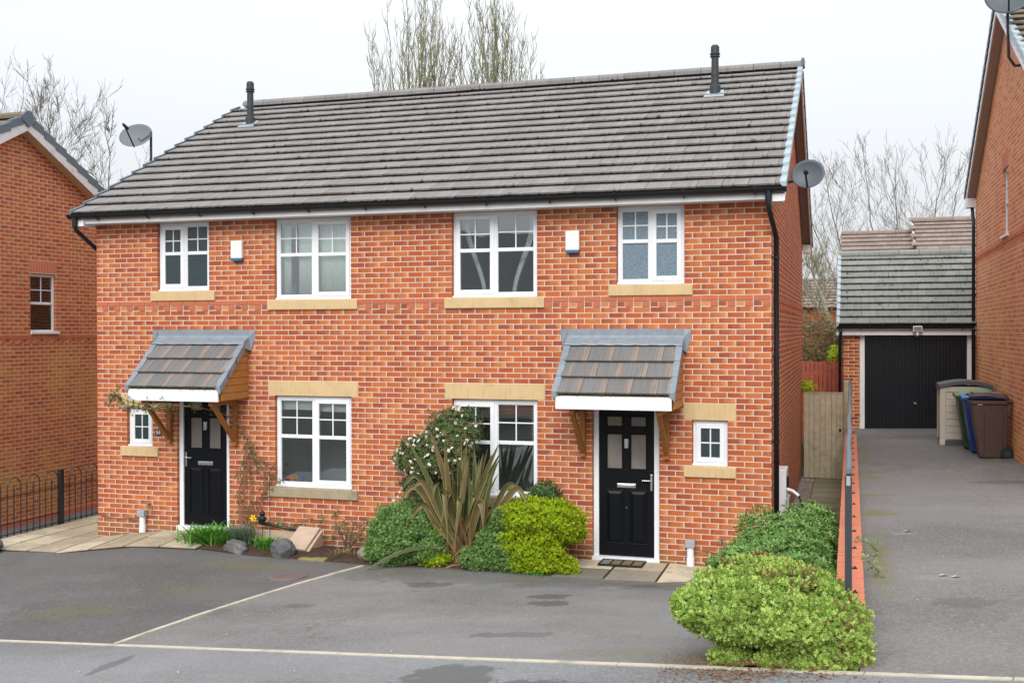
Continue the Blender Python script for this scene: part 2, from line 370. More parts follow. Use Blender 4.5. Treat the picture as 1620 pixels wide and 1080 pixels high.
def glass_mat(name, tint, refl):
    m, t, b = new_mat(name); q = NB(t); t.nodes.remove(b)
    tr = q.n('ShaderNodeBsdfTransparent'); tr.inputs[0].default_value = (*tint, 1)
    gl = q.n('ShaderNodeBsdfGlossy'); gl.inputs['Roughness'].default_value = .0; gl.inputs[0].default_value = (.92, .97, 1, 1)
    fr = q.n('ShaderNodeFresnel'); fr.inputs[0].default_value = 1.55
    mx = q.n('ShaderNodeMixShader'); q.link(q.math('ADD', fr.outputs[0], refl, clamp=True), mx.inputs[0])
    q.link(tr.outputs[0], mx.inputs[1]); q.link(gl.outputs[0], mx.inputs[2])
    nb = q.n('ShaderNodeBump'); nb.inputs['Strength'].default_value = .25; nb.inputs['Distance'].default_value = .01
    q.link(q.noise(1.6, 2), nb.inputs['Height']); q.link(nb.outputs[0], gl.inputs['Normal'])
    q.link(mx.outputs[0], t.nodes['Material Output'].inputs[0]); MAT[name] = m
glass_mat('glass', (.90, .94, .94), .09)
m_, t_, b_ = new_mat('dish_mesh'); q_ = NB(t_); b_.inputs['Base Color'].default_value = (.06, .085, .10, 1); b_.inputs['Roughness'].default_value = .6
_tr = q_.n('ShaderNodeBsdfTransparent'); _mx = q_.n('ShaderNodeMixShader'); _mx.inputs[0].default_value = .55
q_.link(_tr.outputs[0], _mx.inputs[1]); q_.link(b_.outputs[0], _mx.inputs[2]); q_.link(_mx.outputs[0], t_.nodes['Material Output'].inputs[0]); MAT['dish_mesh'] = m_
def frosted(name, col, scale, rough):
    m, t, b = new_mat(name); q = NB(t)
    v = q.noise(scale, 2, .6)
    q.link(q.mix(q.rng(v, .35, .68), tuple(x*.72 for x in col), tuple(min(1, x*1.28) for x in col)), b.inputs['Base Color'])
    b.inputs['Roughness'].default_value = rough; b.inputs['Specular IOR Level'].default_value = .7
    q.bump(q.noise(scale, 2, .6), .6, .004, b); MAT[name] = m
frosted('glass_frosted', (.15, .21, .26), 95, .22)
frosted('glass_door', (.20, .175, .155), 1.2, .3)
frosted('glass_door_green', (.22, .23, .13), 5, .18)
frosted('glass_small', (.022, .04, .045), 60, .25)

# ------------------------------------------------------------------ mesh helpers
class MB:
    def __init__(s): s.V = []; s.F = []; s.A = []; s.I = []; s.n = 0
    def add(s, V, F, a=(.5, .5, .5), mi=0):
        V = np.asarray(V, float).reshape(-1, 3); k = len(V)
        s.V.append(V); s.F += [tuple(i+s.n for i in f) for f in F]; s.I += [mi]*len(F)
        A = np.asarray(a, float); s.A.append(np.tile(A, (k, 1)) if A.ndim == 1 else A); s.n += k
    def box(s, x0, x1, y0, y1, z0, z1, a=(.5, .5, .5), mi=0):
        s.add([(x0, y0, z0), (x1, y0, z0), (x1, y1, z0), (x0, y1, z0), (x0, y0, z1), (x1, y0, z1), (x1, y1, z1), (x0, y1, z1)], BOXF, a, mi)
    def poly(s, pts, d, a=(.5, .5, .5), mi=0):
        """closed prism: 3d outline + extrusion vector"""
        P = np.array(pts, float); n = len(P); Q = P+np.array(d, float)
        F = [tuple(range(n))[::-1], tuple(range(n, 2*n))]+[(i, (i+1) % n, n+(i+1) % n, n+i) for i in range(n)]
        s.add(np.vstack([P, Q]), F, a, mi)
    def tube(s, pts, r, k=8, caps=True, a=(.5, .5, .5), mi=0):
        P = np.array(pts, float); n = len(P); R = np.broadcast_to(np.asarray(r, float), (n,))
        T = np.gradient(P, axis=0) if n > 2 else np.array([P[1]-P[0]]*2)
        T /= np.linalg.norm(T, axis=1)[:, None]+1e-12
        ref = np.array([0, 0, 1.]) if abs(T[0][2]) < .9 else np.array([1., 0, 0])
        V = []; ang = np.arange(k)*2*math.pi/k
        for i in range(n):
            a1 = np.cross(T[i], ref); a1 /= np.linalg.norm(a1)+1e-12; b1 = np.cross(T[i], a1)
            V.append(P[i]+R[i]*(np.cos(ang)[:, None]*a1+np.sin(ang)[:, None]*b1))
        F = []
        for i in range(n-1):
            for j in range(k):
                F.append((i*k+j, i*k+(j+1) % k, (i+1)*k+(j+1) % k, (i+1)*k+j))
        if caps: F += [tuple(range(k))[::-1], tuple(range((n-1)*k, n*k))]
        s.add(np.vstack(V), F, a, mi)
    def lathe(s, prof, cx, cy, k=16, a=(.5, .5, .5)):
        V = []; ang = np.arange(k)*2*math.pi/k
        for r, z in prof: V.append(np.stack([cx+r*np.cos(ang), cy+r*np.sin(ang), np.full(k, z)], 1))
        n = len(prof)
        F = [(i*k+j, i*k+(j+1) % k, (i+1)*k+(j+1) % k, (i+1)*k+j) for i in range(n-1) for j in range(k)]
        F += [tuple(range(k))[::-1], tuple(range((n-1)*k, n*k))]
        s.add(np.vstack(V), F, a)
    def build(s, name, mats, parent=None, smooth=False, bevel=0, kind=None, label=None):
        me = mesh_from(np.vstack(s.V), s.F, np.vstack(s.A), mats, s.I, smooth)
        me.name = name
        o = bpy.data.objects.new(name, me); COL.objects.link(o)
        if parent is not None: attach(o, parent)
        if bevel:
            b = o.modifiers.new('bevel', 'BEVEL'); b.width = bevel; b.segments = 2; b.limit_method = 'ANGLE'
        if kind: o['kind'] = kind
        if label: o['label'] = label
        return o
BOXF = [(0, 3, 2, 1), (4, 5, 6, 7), (0, 1, 5, 4), (1, 2, 6, 5), (2, 3, 7, 6), (3, 0, 4, 7)]
def mesh_from(V, F, A, mats, I=None, smooth=False):
    me = bpy.data.meshes.new('m')
    if isinstance(F, np.ndarray):       # uniform polygons
        nf, k = F.shape
        me.vertices.add(len(V)); me.vertices.foreach_set('co', np.asarray(V, np.float32).ravel())
        me.loops.add(nf*k); me.loops.foreach_set('vertex_index', F.astype(np.int32).ravel())
        me.polygons.add(nf); me.polygons.foreach_set('loop_start', np.arange(0, nf*k, k, dtype=np.int32))
        me.update(calc_edges=True)
    else:
        me.from_pydata([tuple(v) for v in V], [], F)
    at = me.attributes.new('brk', 'FLOAT_COLOR', 'POINT')
    at.data.foreach_set('color', np.hstack([A, np.ones((len(A), 1))]).astype(np.float32).ravel())
    if isinstance(mats, str): mats = [mats]
    for m in mats: me.materials.append(MAT[m])
    if I is not None and len(mats) > 1: me.polygons.foreach_set('material_index', np.array(I, dtype=np.int32))
    me.polygons.foreach_set('use_smooth', np.full(len(me.polygons), bool(smooth)))
    me.update()
    return me
WORLD = {}
def wmat(o):
    m = Matrix(o.matrix_basis)
    if o.parent: m = wmat(o.parent) @ o.matrix_parent_inverse @ m
    return m
def attach(o, parent):
    o.parent = parent; o.matrix_parent_inverse = wmat(parent).inverted()
def thing(name, label, cat, loc=(0, 0, 0), group=None):
    o = bpy.data.objects.new(name, None); COL.objects.link(o); o.location = loc; o.empty_display_size = .2
    o['label'] = label; o['category'] = cat
    if group: o['group'] = group
    return o
def tag(o, label, cat, group=None):
    o['label'] = label; o['category'] = cat
    if group: o['group'] = group
    return o
def pix(P):
    d = np.asarray(P)-CAMP; D = d@CF
    if D < .2: return None
    return 810+FOC*(d@CR)/D, 534.4-FOC*(d@CU)/D, D

# ---- pieces: countable parts (bricks, tiles, boards) that share mesh data; the 300 that show largest
# ---- are objects, the rest is one part with kind = stuff
SHAPES = {}; MESHC = {}
class Pieces:
    def __init__(s, parent, name, mat, limit=300): s.parent = parent; s.name = name; s.mat = mat; s.L = []; s.limit = limit
    def put(s, key, shape, T, size, normal=None):
        if key not in SHAPES: SHAPES[key] = shape()
        s.L.append((key, T, size, normal))
    def finish(s):
        sc = []
        for i, (key, T, size, nrm) in enumerate(s.L):
            p = T[:3, 3]; q = pix(p); v = -1
            if q and -10 < q[0] < 1630 and -10 < q[1] < 1090:
                f = 1
                if nrm is not None:
                    d = CAMP-p; f = max(0, (d@np.array(nrm))/np.linalg.norm(d))
                v = size*f/q[2]**2
            sc.append(v)
        order = sorted(range(len(s.L)), key=lambda i: -sc[i])
        top = [i for i in order[:s.limit] if sc[i] > 0]; ts = set(top); pinv = wmat(s.parent).inverted()
        for i in top:
            key, T, _, _ = s.L[i]
            mk = (key, s.mat)
            if mk not in MESHC:
                V, F, A = SHAPES[key]; MESHC[mk] = mesh_from(V, F, A, s.mat)
                MESHC[mk].name = s.name
            o = bpy.data.objects.new(s.name, MESHC[mk]); COL.objects.link(o); o.parent = s.parent
            o.matrix_parent_inverse = pinv; o.matrix_basis = Matrix(T.tolist())
        Vs = []; Fs = []; As = []; n = 0
        for i, (key, T, _, _) in enumerate(s.L):
            if i in ts: continue
            V, F, A = SHAPES[key]
            Vs.append(V@T[:3, :3].T+T[:3, 3]); Fs.append(np.asarray(F)+n); As.append(A); n += len(V)
        if Vs:
            me = mesh_from(np.vstack(Vs), np.vstack(Fs), np.vstack(As), s.mat); me.name = s.name
            o = bpy.data.objects.new(s.name, me); COL.objects.link(o); o['kind'] = 'stuff'; attach(o, s.parent)
def T4(loc, rz=0, rx=0):
    c, s_ = math.cos(rz), math.sin(rz); Z = np.array([[c, -s_, 0], [s_, c, 0], [0, 0, 1]])
    c, s_ = math.cos(rx), math.sin(rx); X = np.array([[1, 0, 0], [0, c, -s_], [0, s_, c]])
    T = np.eye(4); T[:3, :3] = Z@X; T[:3, 3] = loc; return T
OPENF = np.array([(0, 1, 5, 4), (1, 2, 6, 5), (3, 0, 4, 7), (0, 3, 2, 1), (4, 5, 6, 7)])
ALLF = np.array(BOXF)
def brick_shape(L, u0, u1, r, s_, h=.0622, d=.10):
    def f():
        V = np.array([(0, 0, 0), (L, 0, 0), (L, d, 0), (0, d, 0), (0, 0, h), (L, 0, h), (L, d, h), (0, d, h)], float)
        V += np.random.default_rng(int(r*999)+int(L*1000)).normal(0, .0008, V.shape)*[1, 0, 1]
        A = np.array([(r, u, s_) for u in (u0, u1, u1, u0)*2]); return V, OPENF, A
    return f
class Wall:
    """courses of bricks on a vertical plane. local x runs along the wall, outside is local -y"""
    def __init__(s, root, mat, org, rz, z_ref, jit=1.):
        s.jit = jit
        s.P = Pieces(root, 'brick', mat); s.B = T4(org, rz); s.z = z_ref
        s.nrm = s.B[:3, :3]@np.array([0, -1, 0.])
    def course(s, i, x0, x1, excl=(), kind='n', clip=None, proud=0.):
        z = s.z+.075*i-.0311
        off = 0 if i % 2 == 0 else -.1125
        if kind == 'band': off = 0
        step = .225 if kind != 'dent' else .1125
        if kind == 'dent': off = 0
        k0 = math.floor((x0-off)/step)-1; k = k0
        while True:
            a = off+k*step; b = a+step-.0128; k += 1
            if a > x1: break
            segs = [(max(a, x0), min(b, x1))]
            for (e0, e1, f0, f1) in excl:
                if f0-.01 < z+.0325 < f1+.01:
                    ns = []
                    for (p, q_) in segs:
                        if e1 <= p or e0 >= q_: ns.append((p, q_)); continue
                        if p < e0: ns.append((p, e0))
                        if q_ > e1: ns.append((e1, q_))
                    segs = ns
            for (p, q_) in segs:
                if q_-p < .03: continue
                if clip and not clip((p+q_)/2, z+.0325): continue
                v = random.randrange(14); r = (v+.5)/14; st = random.choice((.15, .3, .4, .5, .7, .9, 1.))
                u0, u1 = round((p-a)/(b-a), 1), round((q_-a)/(b-a), 1); pr = proud+random.uniform(-.001, .001)*s.jit
                if kind == 'band': st = 0.; 
                if kind == 'dent':
                    if k % 2 == 0: st = 0.; pr = proud
                    else:
                        pr = -.001; st = 1.; u0, u1 = ((0, .25) if (k//2) % 2 else (.9, 1.2))
                L = round(q_-p, 3)
                s.P.put(('b', L, u0, u1, v, st), brick_shape(L, u0, u1, r, st), s.B@T4((p, -pr, z)), L*.065, s.nrm)
    def fill(s, i0, i1, x0, x1, excl=(), band=None, clip=None):
        for i in range(i0, i1+1):
            kind, pr = 'n', 0.
            if band is not None and i == band: kind, pr = 'band', .012
            if band is not None and i == band-1: kind, pr = 'dent', .012
            s.course(i, x0, x1, excl, kind, clip, pr)
def core_grid(mb, x0, x1, z0, z1, holes, y0, y1, T=None):
    """wall core with rectangular openings, as boxes"""
    xs = sorted({x0, x1, *[h[0]-.006 for h in holes], *[h[1]+.006 for h in holes]})
    for a, b in zip(xs[:-1], xs[1:]):
        m = (a+b)/2; hs_ = sorted([(h[2]-.006, h[3]+.006) for h in holes if h[0]-.006 < m < h[1]+.006])
        z = z0
        for (p, q_) in hs_+[(z1, None)]:
            if p > z+.001:
                V = np.array([(a, y0, z), (b, y0, z), (b, y1, z), (a, y1, z), (a, y0, p), (b, y0, p), (b, y1, p), (a, y1, p)], float)
                if T is not None: V = V@T[:3, :3].T+T[:3, 3]
                mb.add(V, BOXF)
            if q_ is not None: z = q_

def tile_shape(W, L, r, s_, g=.345):
    def f():
        t0, t1 = -.003, .050   # head / tail height of the top face
        V = np.array([(0, 0, t1-.026), (W-.0045, 0, t1-.026), (W-.0045, L, -.01), (0, L, -.01), (0, 0, t1), (W-.0045, 0, t1), (W-.0045, L, t0), (0, L, t0)], float)
        V += np.random.default_rng(int(r*999)).normal(0, .0011, V.shape)
        return V, ALLF, np.array([(r, u, s_) for u in (0, 1, 1, 0)*2])
    return f
def roof_tiles(root, mat, x0, x1, ye, ze, tan, rows, g=.345, W=.33, limit=300, last=1.):
    th = math.atan(tan); P = Pieces(root, 'roof_tile', mat, limit); nrm = (0, -math.sin(th), math.cos(th))
    for k in range(rows):
        s_ = k*g; y = ye+s_*math.cos(th); z = ze+s_*math.sin(th)
        L = g+.07 if k < rows-1 else g*last
        off = 0 if k % 2 == 0 else -W/2
        x = x0+off
        while x < x1-.02:
            a, b = max(x, x0), min(x+W, x1); w_ = round(b-a, 3); x += W
            if w_ < .03: continue
            v = random.randrange(10); st = random.choice((.3, .6, .8, 1.))
            P.put(('t', w_, round(L, 3), v, st), tile_shape(w_, L, (v+.5)/10, st), T4((a, y, z+random.uniform(0, .0025)), 0, th), w_*g, nrm)
    P.finish()
def verge(root, mat, X, side, ye, ze, tan, rows, g=.345, down=False, w_=.085, h=.13, mirror_y=None):
    """dry verge caps, one per course. side=+1: outer face towards +x. down: the far slope"""
    th = math.atan(tan)
    for k in range(rows):
        mb = MB(); s0 = k*g-.012; s1 = s0+g-.004
        o0, o1 = .072, .028
        pts = []
        for s_, o in ((s0, o0), (s1, o1)):
            y = ye+s_*math.cos(th); z = ze+s_*math.sin(th)
            if mirror_y is not None: y = 2*mirror_y-y
            pts.append((y, z+o))
        (ya, za), (yb, zb) = pts
        xi, xo = X-side*w_, X
        V = [(xi, ya, za), (xo, ya, za), (xo, ya, za-h), (xi, ya, za-.03), (xi, yb, zb), (xo, yb, zb), (xo, yb, zb-h), (xi, yb, zb-.03)]
        mb.add(V, BOXF); mb.build('verge_unit', mat, root)
# ------------------------------------------------------------------ ground
def yK(X): return -4.831-.255*(X-3.972)
def zKraw(X):
    z = -.1+.128*(X-3.972)
    return z
def zK(X):
    X = max(-8, min(22, X)); return zKraw(X)
def zB(X): return float(np.interp(X, [-6, -1, 0, .9, 1.4, 2.4, 3.2, 5, 7.7, 9.4, 10.3, 11.2], [-.2, -.152, -.12, -.01, .055, .07, .02, -.005, .03, .05, .10, .12]))
def Gpark(X, y):
    t = min(1, max(0, (-.9-y)/(-.9-yK(X)))); return zB(X)+(zK(X)-zB(X))*t
def Groad(X, y):
    s_ = ((X-3.972)-.255*(y+4.831))/1.065; return zK(3.972+s_)
def Gdrive(X, y):
    a = 1.0+.055*max(0, min(3, X-11.5)) if y < 6 else 1.03+.03*max(0, X-11.5)
    if 3 < y < 6: a = a
    b = zK(X); t = min(1, max(0, (y-yK(X))/3.2)); t = t*t*(3-2*t)
    k = min(1, max(0, (y-3)/6)); a = (1.0+.055*max(0, min(3, X-11.5)))*(1-k)+(1.055+.025*max(0, X-11.5))*k
    return b+(a-b)*t
def sheet(name, us, vs_, pos, mat, thick=0):
    """grid surface over (u,v) -> xyz"""
    V = []; F = []; n = len(vs_)
    for u in us:
        for v in vs_: V.append(pos(u, v))
    for i in range(len(us)-1):
        for j in range(n-1): F.append((i*n+j, (i+1)*n+j, (i+1)*n+j+1, i*n+j+1))
    mb = MB(); mb.add(V, F); o = mb.build(name, mat, smooth=True); o['kind'] = 'structure'; return o
ls = lambda a, b, n: list(np.linspace(a, b, n))
# the general ground, one sheet to the horizon
def terr(X, y):
    if y < yK(X)-.3: z = Groad(X, y)-.12
    elif X > 11.3 and y < 10.3: z = .3
    else: z = -.62+max(0, min(1, (X+3)/6))*.25
    return z
gx = [-900, -300, -120, -60, -30]+ls(-20, 26, 93)+[35, 60, 120, 300, 900]
gy = [-900, -300, -120, -60, -40, -30]+ls(-20, 20, 81)+[30, 50, 80, 120, 300, 900]
def tz(X, y):
    z = terr(X, y)
    if y > 20: z = -.6
    return (X, y, z)
sheet('ground', gx, gy, tz, 'grass_ground')
# parking bays: two halves split by the dividing strip, then the road and the raised side drive
def split_x(y): return 4.998+(y+1.0)*(1.026/3.83)
def bay(u0f, u1f, name, mat, n):
    def pos(u, v):
        t = v; 
        # u in 0..1 between two edges, v in 0..1 from back to kerb strip
        Xb = u0f(0)+(u1f(0)-u0f(0))*u; Xk = u0f(1)+(u1f(1)-u0f(1))*u
        X = Xb+(Xk-Xb)*t; y = -.62+(yK(Xk)+.62)*t
        return (X, y, Gpark(X, y))
    return sheet(name, ls(0, 1, n), ls(0, 1, 24), pos, mat)
bay(lambda t: -1.72, lambda t: 5.07-1.05*t*1.08, 'left_parking_bay', 'tarmac_left', 40)
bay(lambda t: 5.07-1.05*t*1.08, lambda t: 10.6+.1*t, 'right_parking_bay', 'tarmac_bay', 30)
sheet('road', ls(-12, 24, 60), ls(0, 9, 14), lambda u, v: (u-.24*v*.0, yK(u)-v, Groad(u, yK(u)-v)), 'tarmac_road')
sheet('side_driveway', [11.39]+ls(11.5, 14, 12)+ls(14.5, 21, 8), ls(0, 1, 60), lambda u, v: (u, yK(u)+(10.12-yK(u))*v, Gdrive(u, yK(u)+(10.12-yK(u))*v)), 'tarmac_drive')
# edging strips, laid stone by stone
def strip(name, P, n, w_=.062):
    mb = MB()
    a, b = (None, None) if callable(P) else (np.array(P[0]), np.array(P[-1]))
    root = bpy.data.objects.new(name, None); COL.objects.link(root); root['kind'] = 'structure'
    PP = P if callable(P) else (lambda t: a+(b-a)*t)
    for i in range(n):
        p = np.array(PP(i/n)); q_ = np.array(PP((i+1)/n)); d = (q_-p); L = np.linalg.norm(d); d /= L
        nn = np.array([-d[1], d[0], 0]); nn /= np.linalg.norm(nn); q_ = q_-d*.008
        z = np.array([0, 0, .009+random.uniform(-.002, .002)])
        m = MB(); A, B_ = p-nn*w_/2, p+nn*w_/2; C_, D_ = q_+nn*w_/2, q_-nn*w_/2; dn = np.array([0, 0, -.08])
        m.add([A+dn, D_+dn, C_+dn, B_+dn, A+z, D_+z, C_+z, B_+z], BOXF); m.build('edging_stone', 'kerb', root)
strip('kerb_strip', [(-2, yK(-2), zK(-2)), (15, yK(15), zK(15))], 19)
def dv(t): 
    X = 5.03-1.058*t; y = -1.0+(-4.82+1.0)*t; return (X, y, Gpark(X, y)+.006)
strip('bay_dividing_strip', dv, 12, .05)

# paving by the left door and along the side path
def zP(X, y):
    w0 = float(np.interp(X, [-3, -.6, 0, .9, 1.4, 2.6], [-.15, -.125, -.07, .065, .125, .14]))
    return w0+max(-1.2, min(0, y))*.065*float(np.interp(X, [-.6, 0], [.3, 1]))
def paving(name, cells, zf, label=None):
    root = bpy.data.objects.new(name, None); COL.objects.link(root); root['kind'] = 'structure'
    bed = MB()
    for (x0, x1, y0, y1, dark, moss) in cells:
        g = .017; r = random.random(); m = MB(); dz = random.uniform(-.003, .003)
        c = [(x0+g, y0+g), (x1-g, y0+g), (x1-g, y1-g), (x0+g, y1-g)]
        top = [(x, y, zf(x, y)+.012+dz) for x, y in c]; bot = [(x, y, z-.06) for x, y, z in top]
        m.add(bot+top, BOXF, (r, moss, dark)); m.build('paving_slab', 'paving', root)
        cb = [(x0, y0), (x1, y0), (x1, y1), (x0, y1)]
        t2 = [(x, y, zf(x, y)+.003) for x, y in cb]; b2 = [(x, y, z-.2) for x, y, z in t2]
        bed.add(b2+t2, BOXF)
    bed.build('sand_bed', 'soil', root)
    return root
cells = []
xs = [0.0, .6, 1.2, 1.8, 2.42]
for a, b in zip(xs[:-1], xs[1:]):
    cells.append((a, b, -.45, -.012, 0, .1)); cells.append((a, b, -.98+.0, -.45, .05, .15))
ys = [-.93, -.45, .15, .75, 1.35, 1.95, 2.55, 3.15, 3.75, 4.35, 4.95, 5.55, 6.15, 6.75, 7.35, 7.95, 8.55, 9.15]
for i, (a, b) in enumerate(zip(ys[:-1], ys[1:])):
    for c_, d_ in ((-1.62, -1.1), (-1.1, -.55), (-.55, -.004)):
        cells.append((c_, d_, a, b, random.choice((0, 0, .3)), random.choice((.1, .3, 0))))
paving('left_path', cells, zP)
zR = lambda X, y: .055+.03*(X-7.8)/2-max(0, -y)*.02 if X < 9.05 else .06-(X-9.05)*.02-max(0, -y)*.03
paving('right_doorstep_paving', [(7.72, 8.35, -.5, -.012, 0, 0), (8.35, 9.02, -.5, -.012, 0, .05), (7.66, 8.35, -1.06, -.5, .9, 0), (8.35, 9.02, -1.06, -.5, .8, 0),
        (9.02, 9.75, -.5, -.012, .15, 0), (9.02, 9.75, -1.12, -.5, 0, 0), (9.75, 10.3, -1.1, -.012, .2, .1)], zR)
cells = []
y = -.0
while y < 9.3:
    cells.append((10.62, 11.2, y, y+.58, .3, .9)); y += .6
paving('alley_path', cells, lambda X, y: .09+.009*y)
gs = MB()
for _ in range(2600):
    x, y = random.uniform(10.36, 10.62), random.uniform(-.3, 9.2); r = random.uniform(.008, .02); z = .09+.009*y
    gs.add([(x-r, y, z), (x, y-r, z), (x+r, y, z), (x, y+r, z), (x, y, z+r)], [(0, 1, 4), (1, 2, 4), (2, 3, 4), (3, 0, 4)])
gs.box(10.35, 10.62, -.4, 9.3, -.1, .088)
o = gs.build('gravel', 'gravel'); tag(o, 'strip of loose grey gravel along the side wall of the brick house', 'gravel'); o['kind'] = 'stuff'

# soil: planting beds
def bed(name, poly_f, us, vs_):
    def pos(u, v):
        X, y, z = poly_f(u, v); return (X, y, z+(random.uniform(0, .03) if .04 < v < .96 else 0))
    return sheet(name, us, vs_, pos, 'soil')
bed('front_flower_bed', lambda u, v: (2.44+(7.7-2.44)*u, .0-(.93-.12*u)*v, Gpark(2.44+5.2*u, -.85)+.008+.05*math.sin(v*math.pi)), ls(0, 1, 90), ls(0, 1, 14))
def bank(u, v):
    xl = 10.55-.4*min(1, u*4)+.07*math.sin(u*31); X = xl+(11.28-xl)*v; yf = yK(X)+.08+.03*math.sin(X*23); y = yf+(-.02-yf)*u
    z0 = Gpark(xl, y)-.012; z1 = float(np.interp(y, [-6.6, -5, -3, -1, 0], [.84, .85, .75, .3, .14]))
    return X, y, z0+(z1-z0)*v+.006
bed('bank_flower_bed', bank, ls(0, 1, 90), ls(0, 1, 14))

# ------------------------------------------------------------------ main house
W = 10.345; TAN = .53
def E(n): return n*.1125-.010       # end of a brick
def S(n): return n*.1125            # start of a brick
house = thing('semi_detached_house', 'red brick pair of semi-detached houses with tiled roof and two black front doors', 'house', (W/2, 0, -.1))
# openings (x0,x1,z0,z1)
OP = {'UL': (E(10), S(18), 3.7875, 4.87), 'UML': (E(28), S(39), 3.6375, 4.87), 'UMR': (E(53), S(64), 3.6375, 4.87), 'UR': (E(74), S(82), 3.7875, 4.87),
      'GL': (E(28), S(39), .8625, 2.2125), 'GR': (E(53), S(64), .8625, 2.2125), 'SL': (E(5), S(9), 1.3875, 1.9875), 'SR': (E(83), S(87), 1.3875, 1.9875),
      'DL': (E(13), S(21), -.3, 2.2125), 'DR': (E(71), S(79), -.3, 2.2125)}
ST = {'UL': (E(9), S(19), 3.6375, 3.7875), 'UML': (E(27), S(40), 3.4875, 3.6375), 'UMR': (E(52), S(65), 3.4875, 3.6375), 'UR': (E(73), S(83), 3.6375, 3.7875),
      'GL': (E(27), S(40), .7125, .8625), 'GR': (E(52), S(65), .7125, .8625), 'SL': (E(4), S(10), 1.2375, 1.3875), 'SR': (E(82), S(88), 1.2375, 1.3875)}
LT = {'GL': (E(27), S(40), 2.2125, 2.4375), 'GR': (E(52), S(65), 2.2125, 2.4375), 'SL': (E(4), S(10), 1.9875, 2.2125), 'SR': (E(82), S(88), 1.9875, 2.2125)}
excl = [tuple(v) for v in list(OP.values())+list(ST.values())+list(LT.values())]
front = Wall(house, 'brick_main', (0, 0, 0), 0, 3.6)
front.fill(-53, 16, 0, W, excl, band=0)
front.P.finish()
core = MB(); core_grid(core, .004, W-.004, -.4, 4.9, list(OP.values()), .0022, .30)
# side and rear walls
def gable_core(mb, x0, x1, D, ze_, zr_, zb=-.4):
    mb.poly([(x0, .004, zb), (x0, D-.004, zb), (x0, D-.004, ze_), (x0, D/2, zr_), (x0, .004, ze_)], (x1-x0, 0, 0))
DEP = 9.42
zroof = lambda y: 4.965+TAN*(y+.36) if y < 4.71 else 4.965+TAN*(2*4.71-y+.36)
gable_core(core, W-.3, W-.0012, DEP, zroof(.0)-.08, zroof(4.71)-.12)
gable_core(core, .003, .3, DEP, zroof(.0)-.08, zroof(4.71)-.12)
core.box(.02, W-.02, DEP-.3, DEP-.01, -.4, 4.9)
core.box(.3, W-.3, .3, DEP-.3, 2.42, 2.52)
core.box(.3, W-.3, .3, DEP-.3, -.3, .08)
core.box(W/2-.1, W/2+.1, .3, DEP-.3, -.3, 4.9)
core.build('mortar_wall', 'mortar', house)
side = Wall(house, 'brick_side', (W, 0, 0), math.pi/2, 3.6, .4)
side.fill(-53, 48, .106, DEP, (), band=0, clip=lambda u, z: z < zroof(u)-.12)
# headers returning round the front corner
side.P.finish()
rear = Wall(house, 'brick_left', (0, 0, 0), -math.pi/2, 3.6)
rear.fill(-53, 48, -DEP, -.106, (), clip=lambda u, z: z < zroof(-u)-.12)
rear.P.limit = 0; rear.P.finish()
# sills and lintels
for k, (a, b, c, d) in ST.items():
    m = MB(); pr = .032
    m.poly([(a+.004, -pr, c+.004), (a+.004, .10, c+.004), (a+.004, .10, d+.012), (a+.004, -pr, d-.012)], (b-a-.008, 0, 0))
    m.build('window_sill', 'stone_dirty' if k in ('GL', 'GR') else 'stone_buff', house, bevel=.004)
for k, (a, b, c, d) in LT.items():
    m = MB(); m.box(a+.004, b-.004, -.003, .12, c+.004, d-.004); m.build('lintel', 'stone_buff', house, bevel=.003)
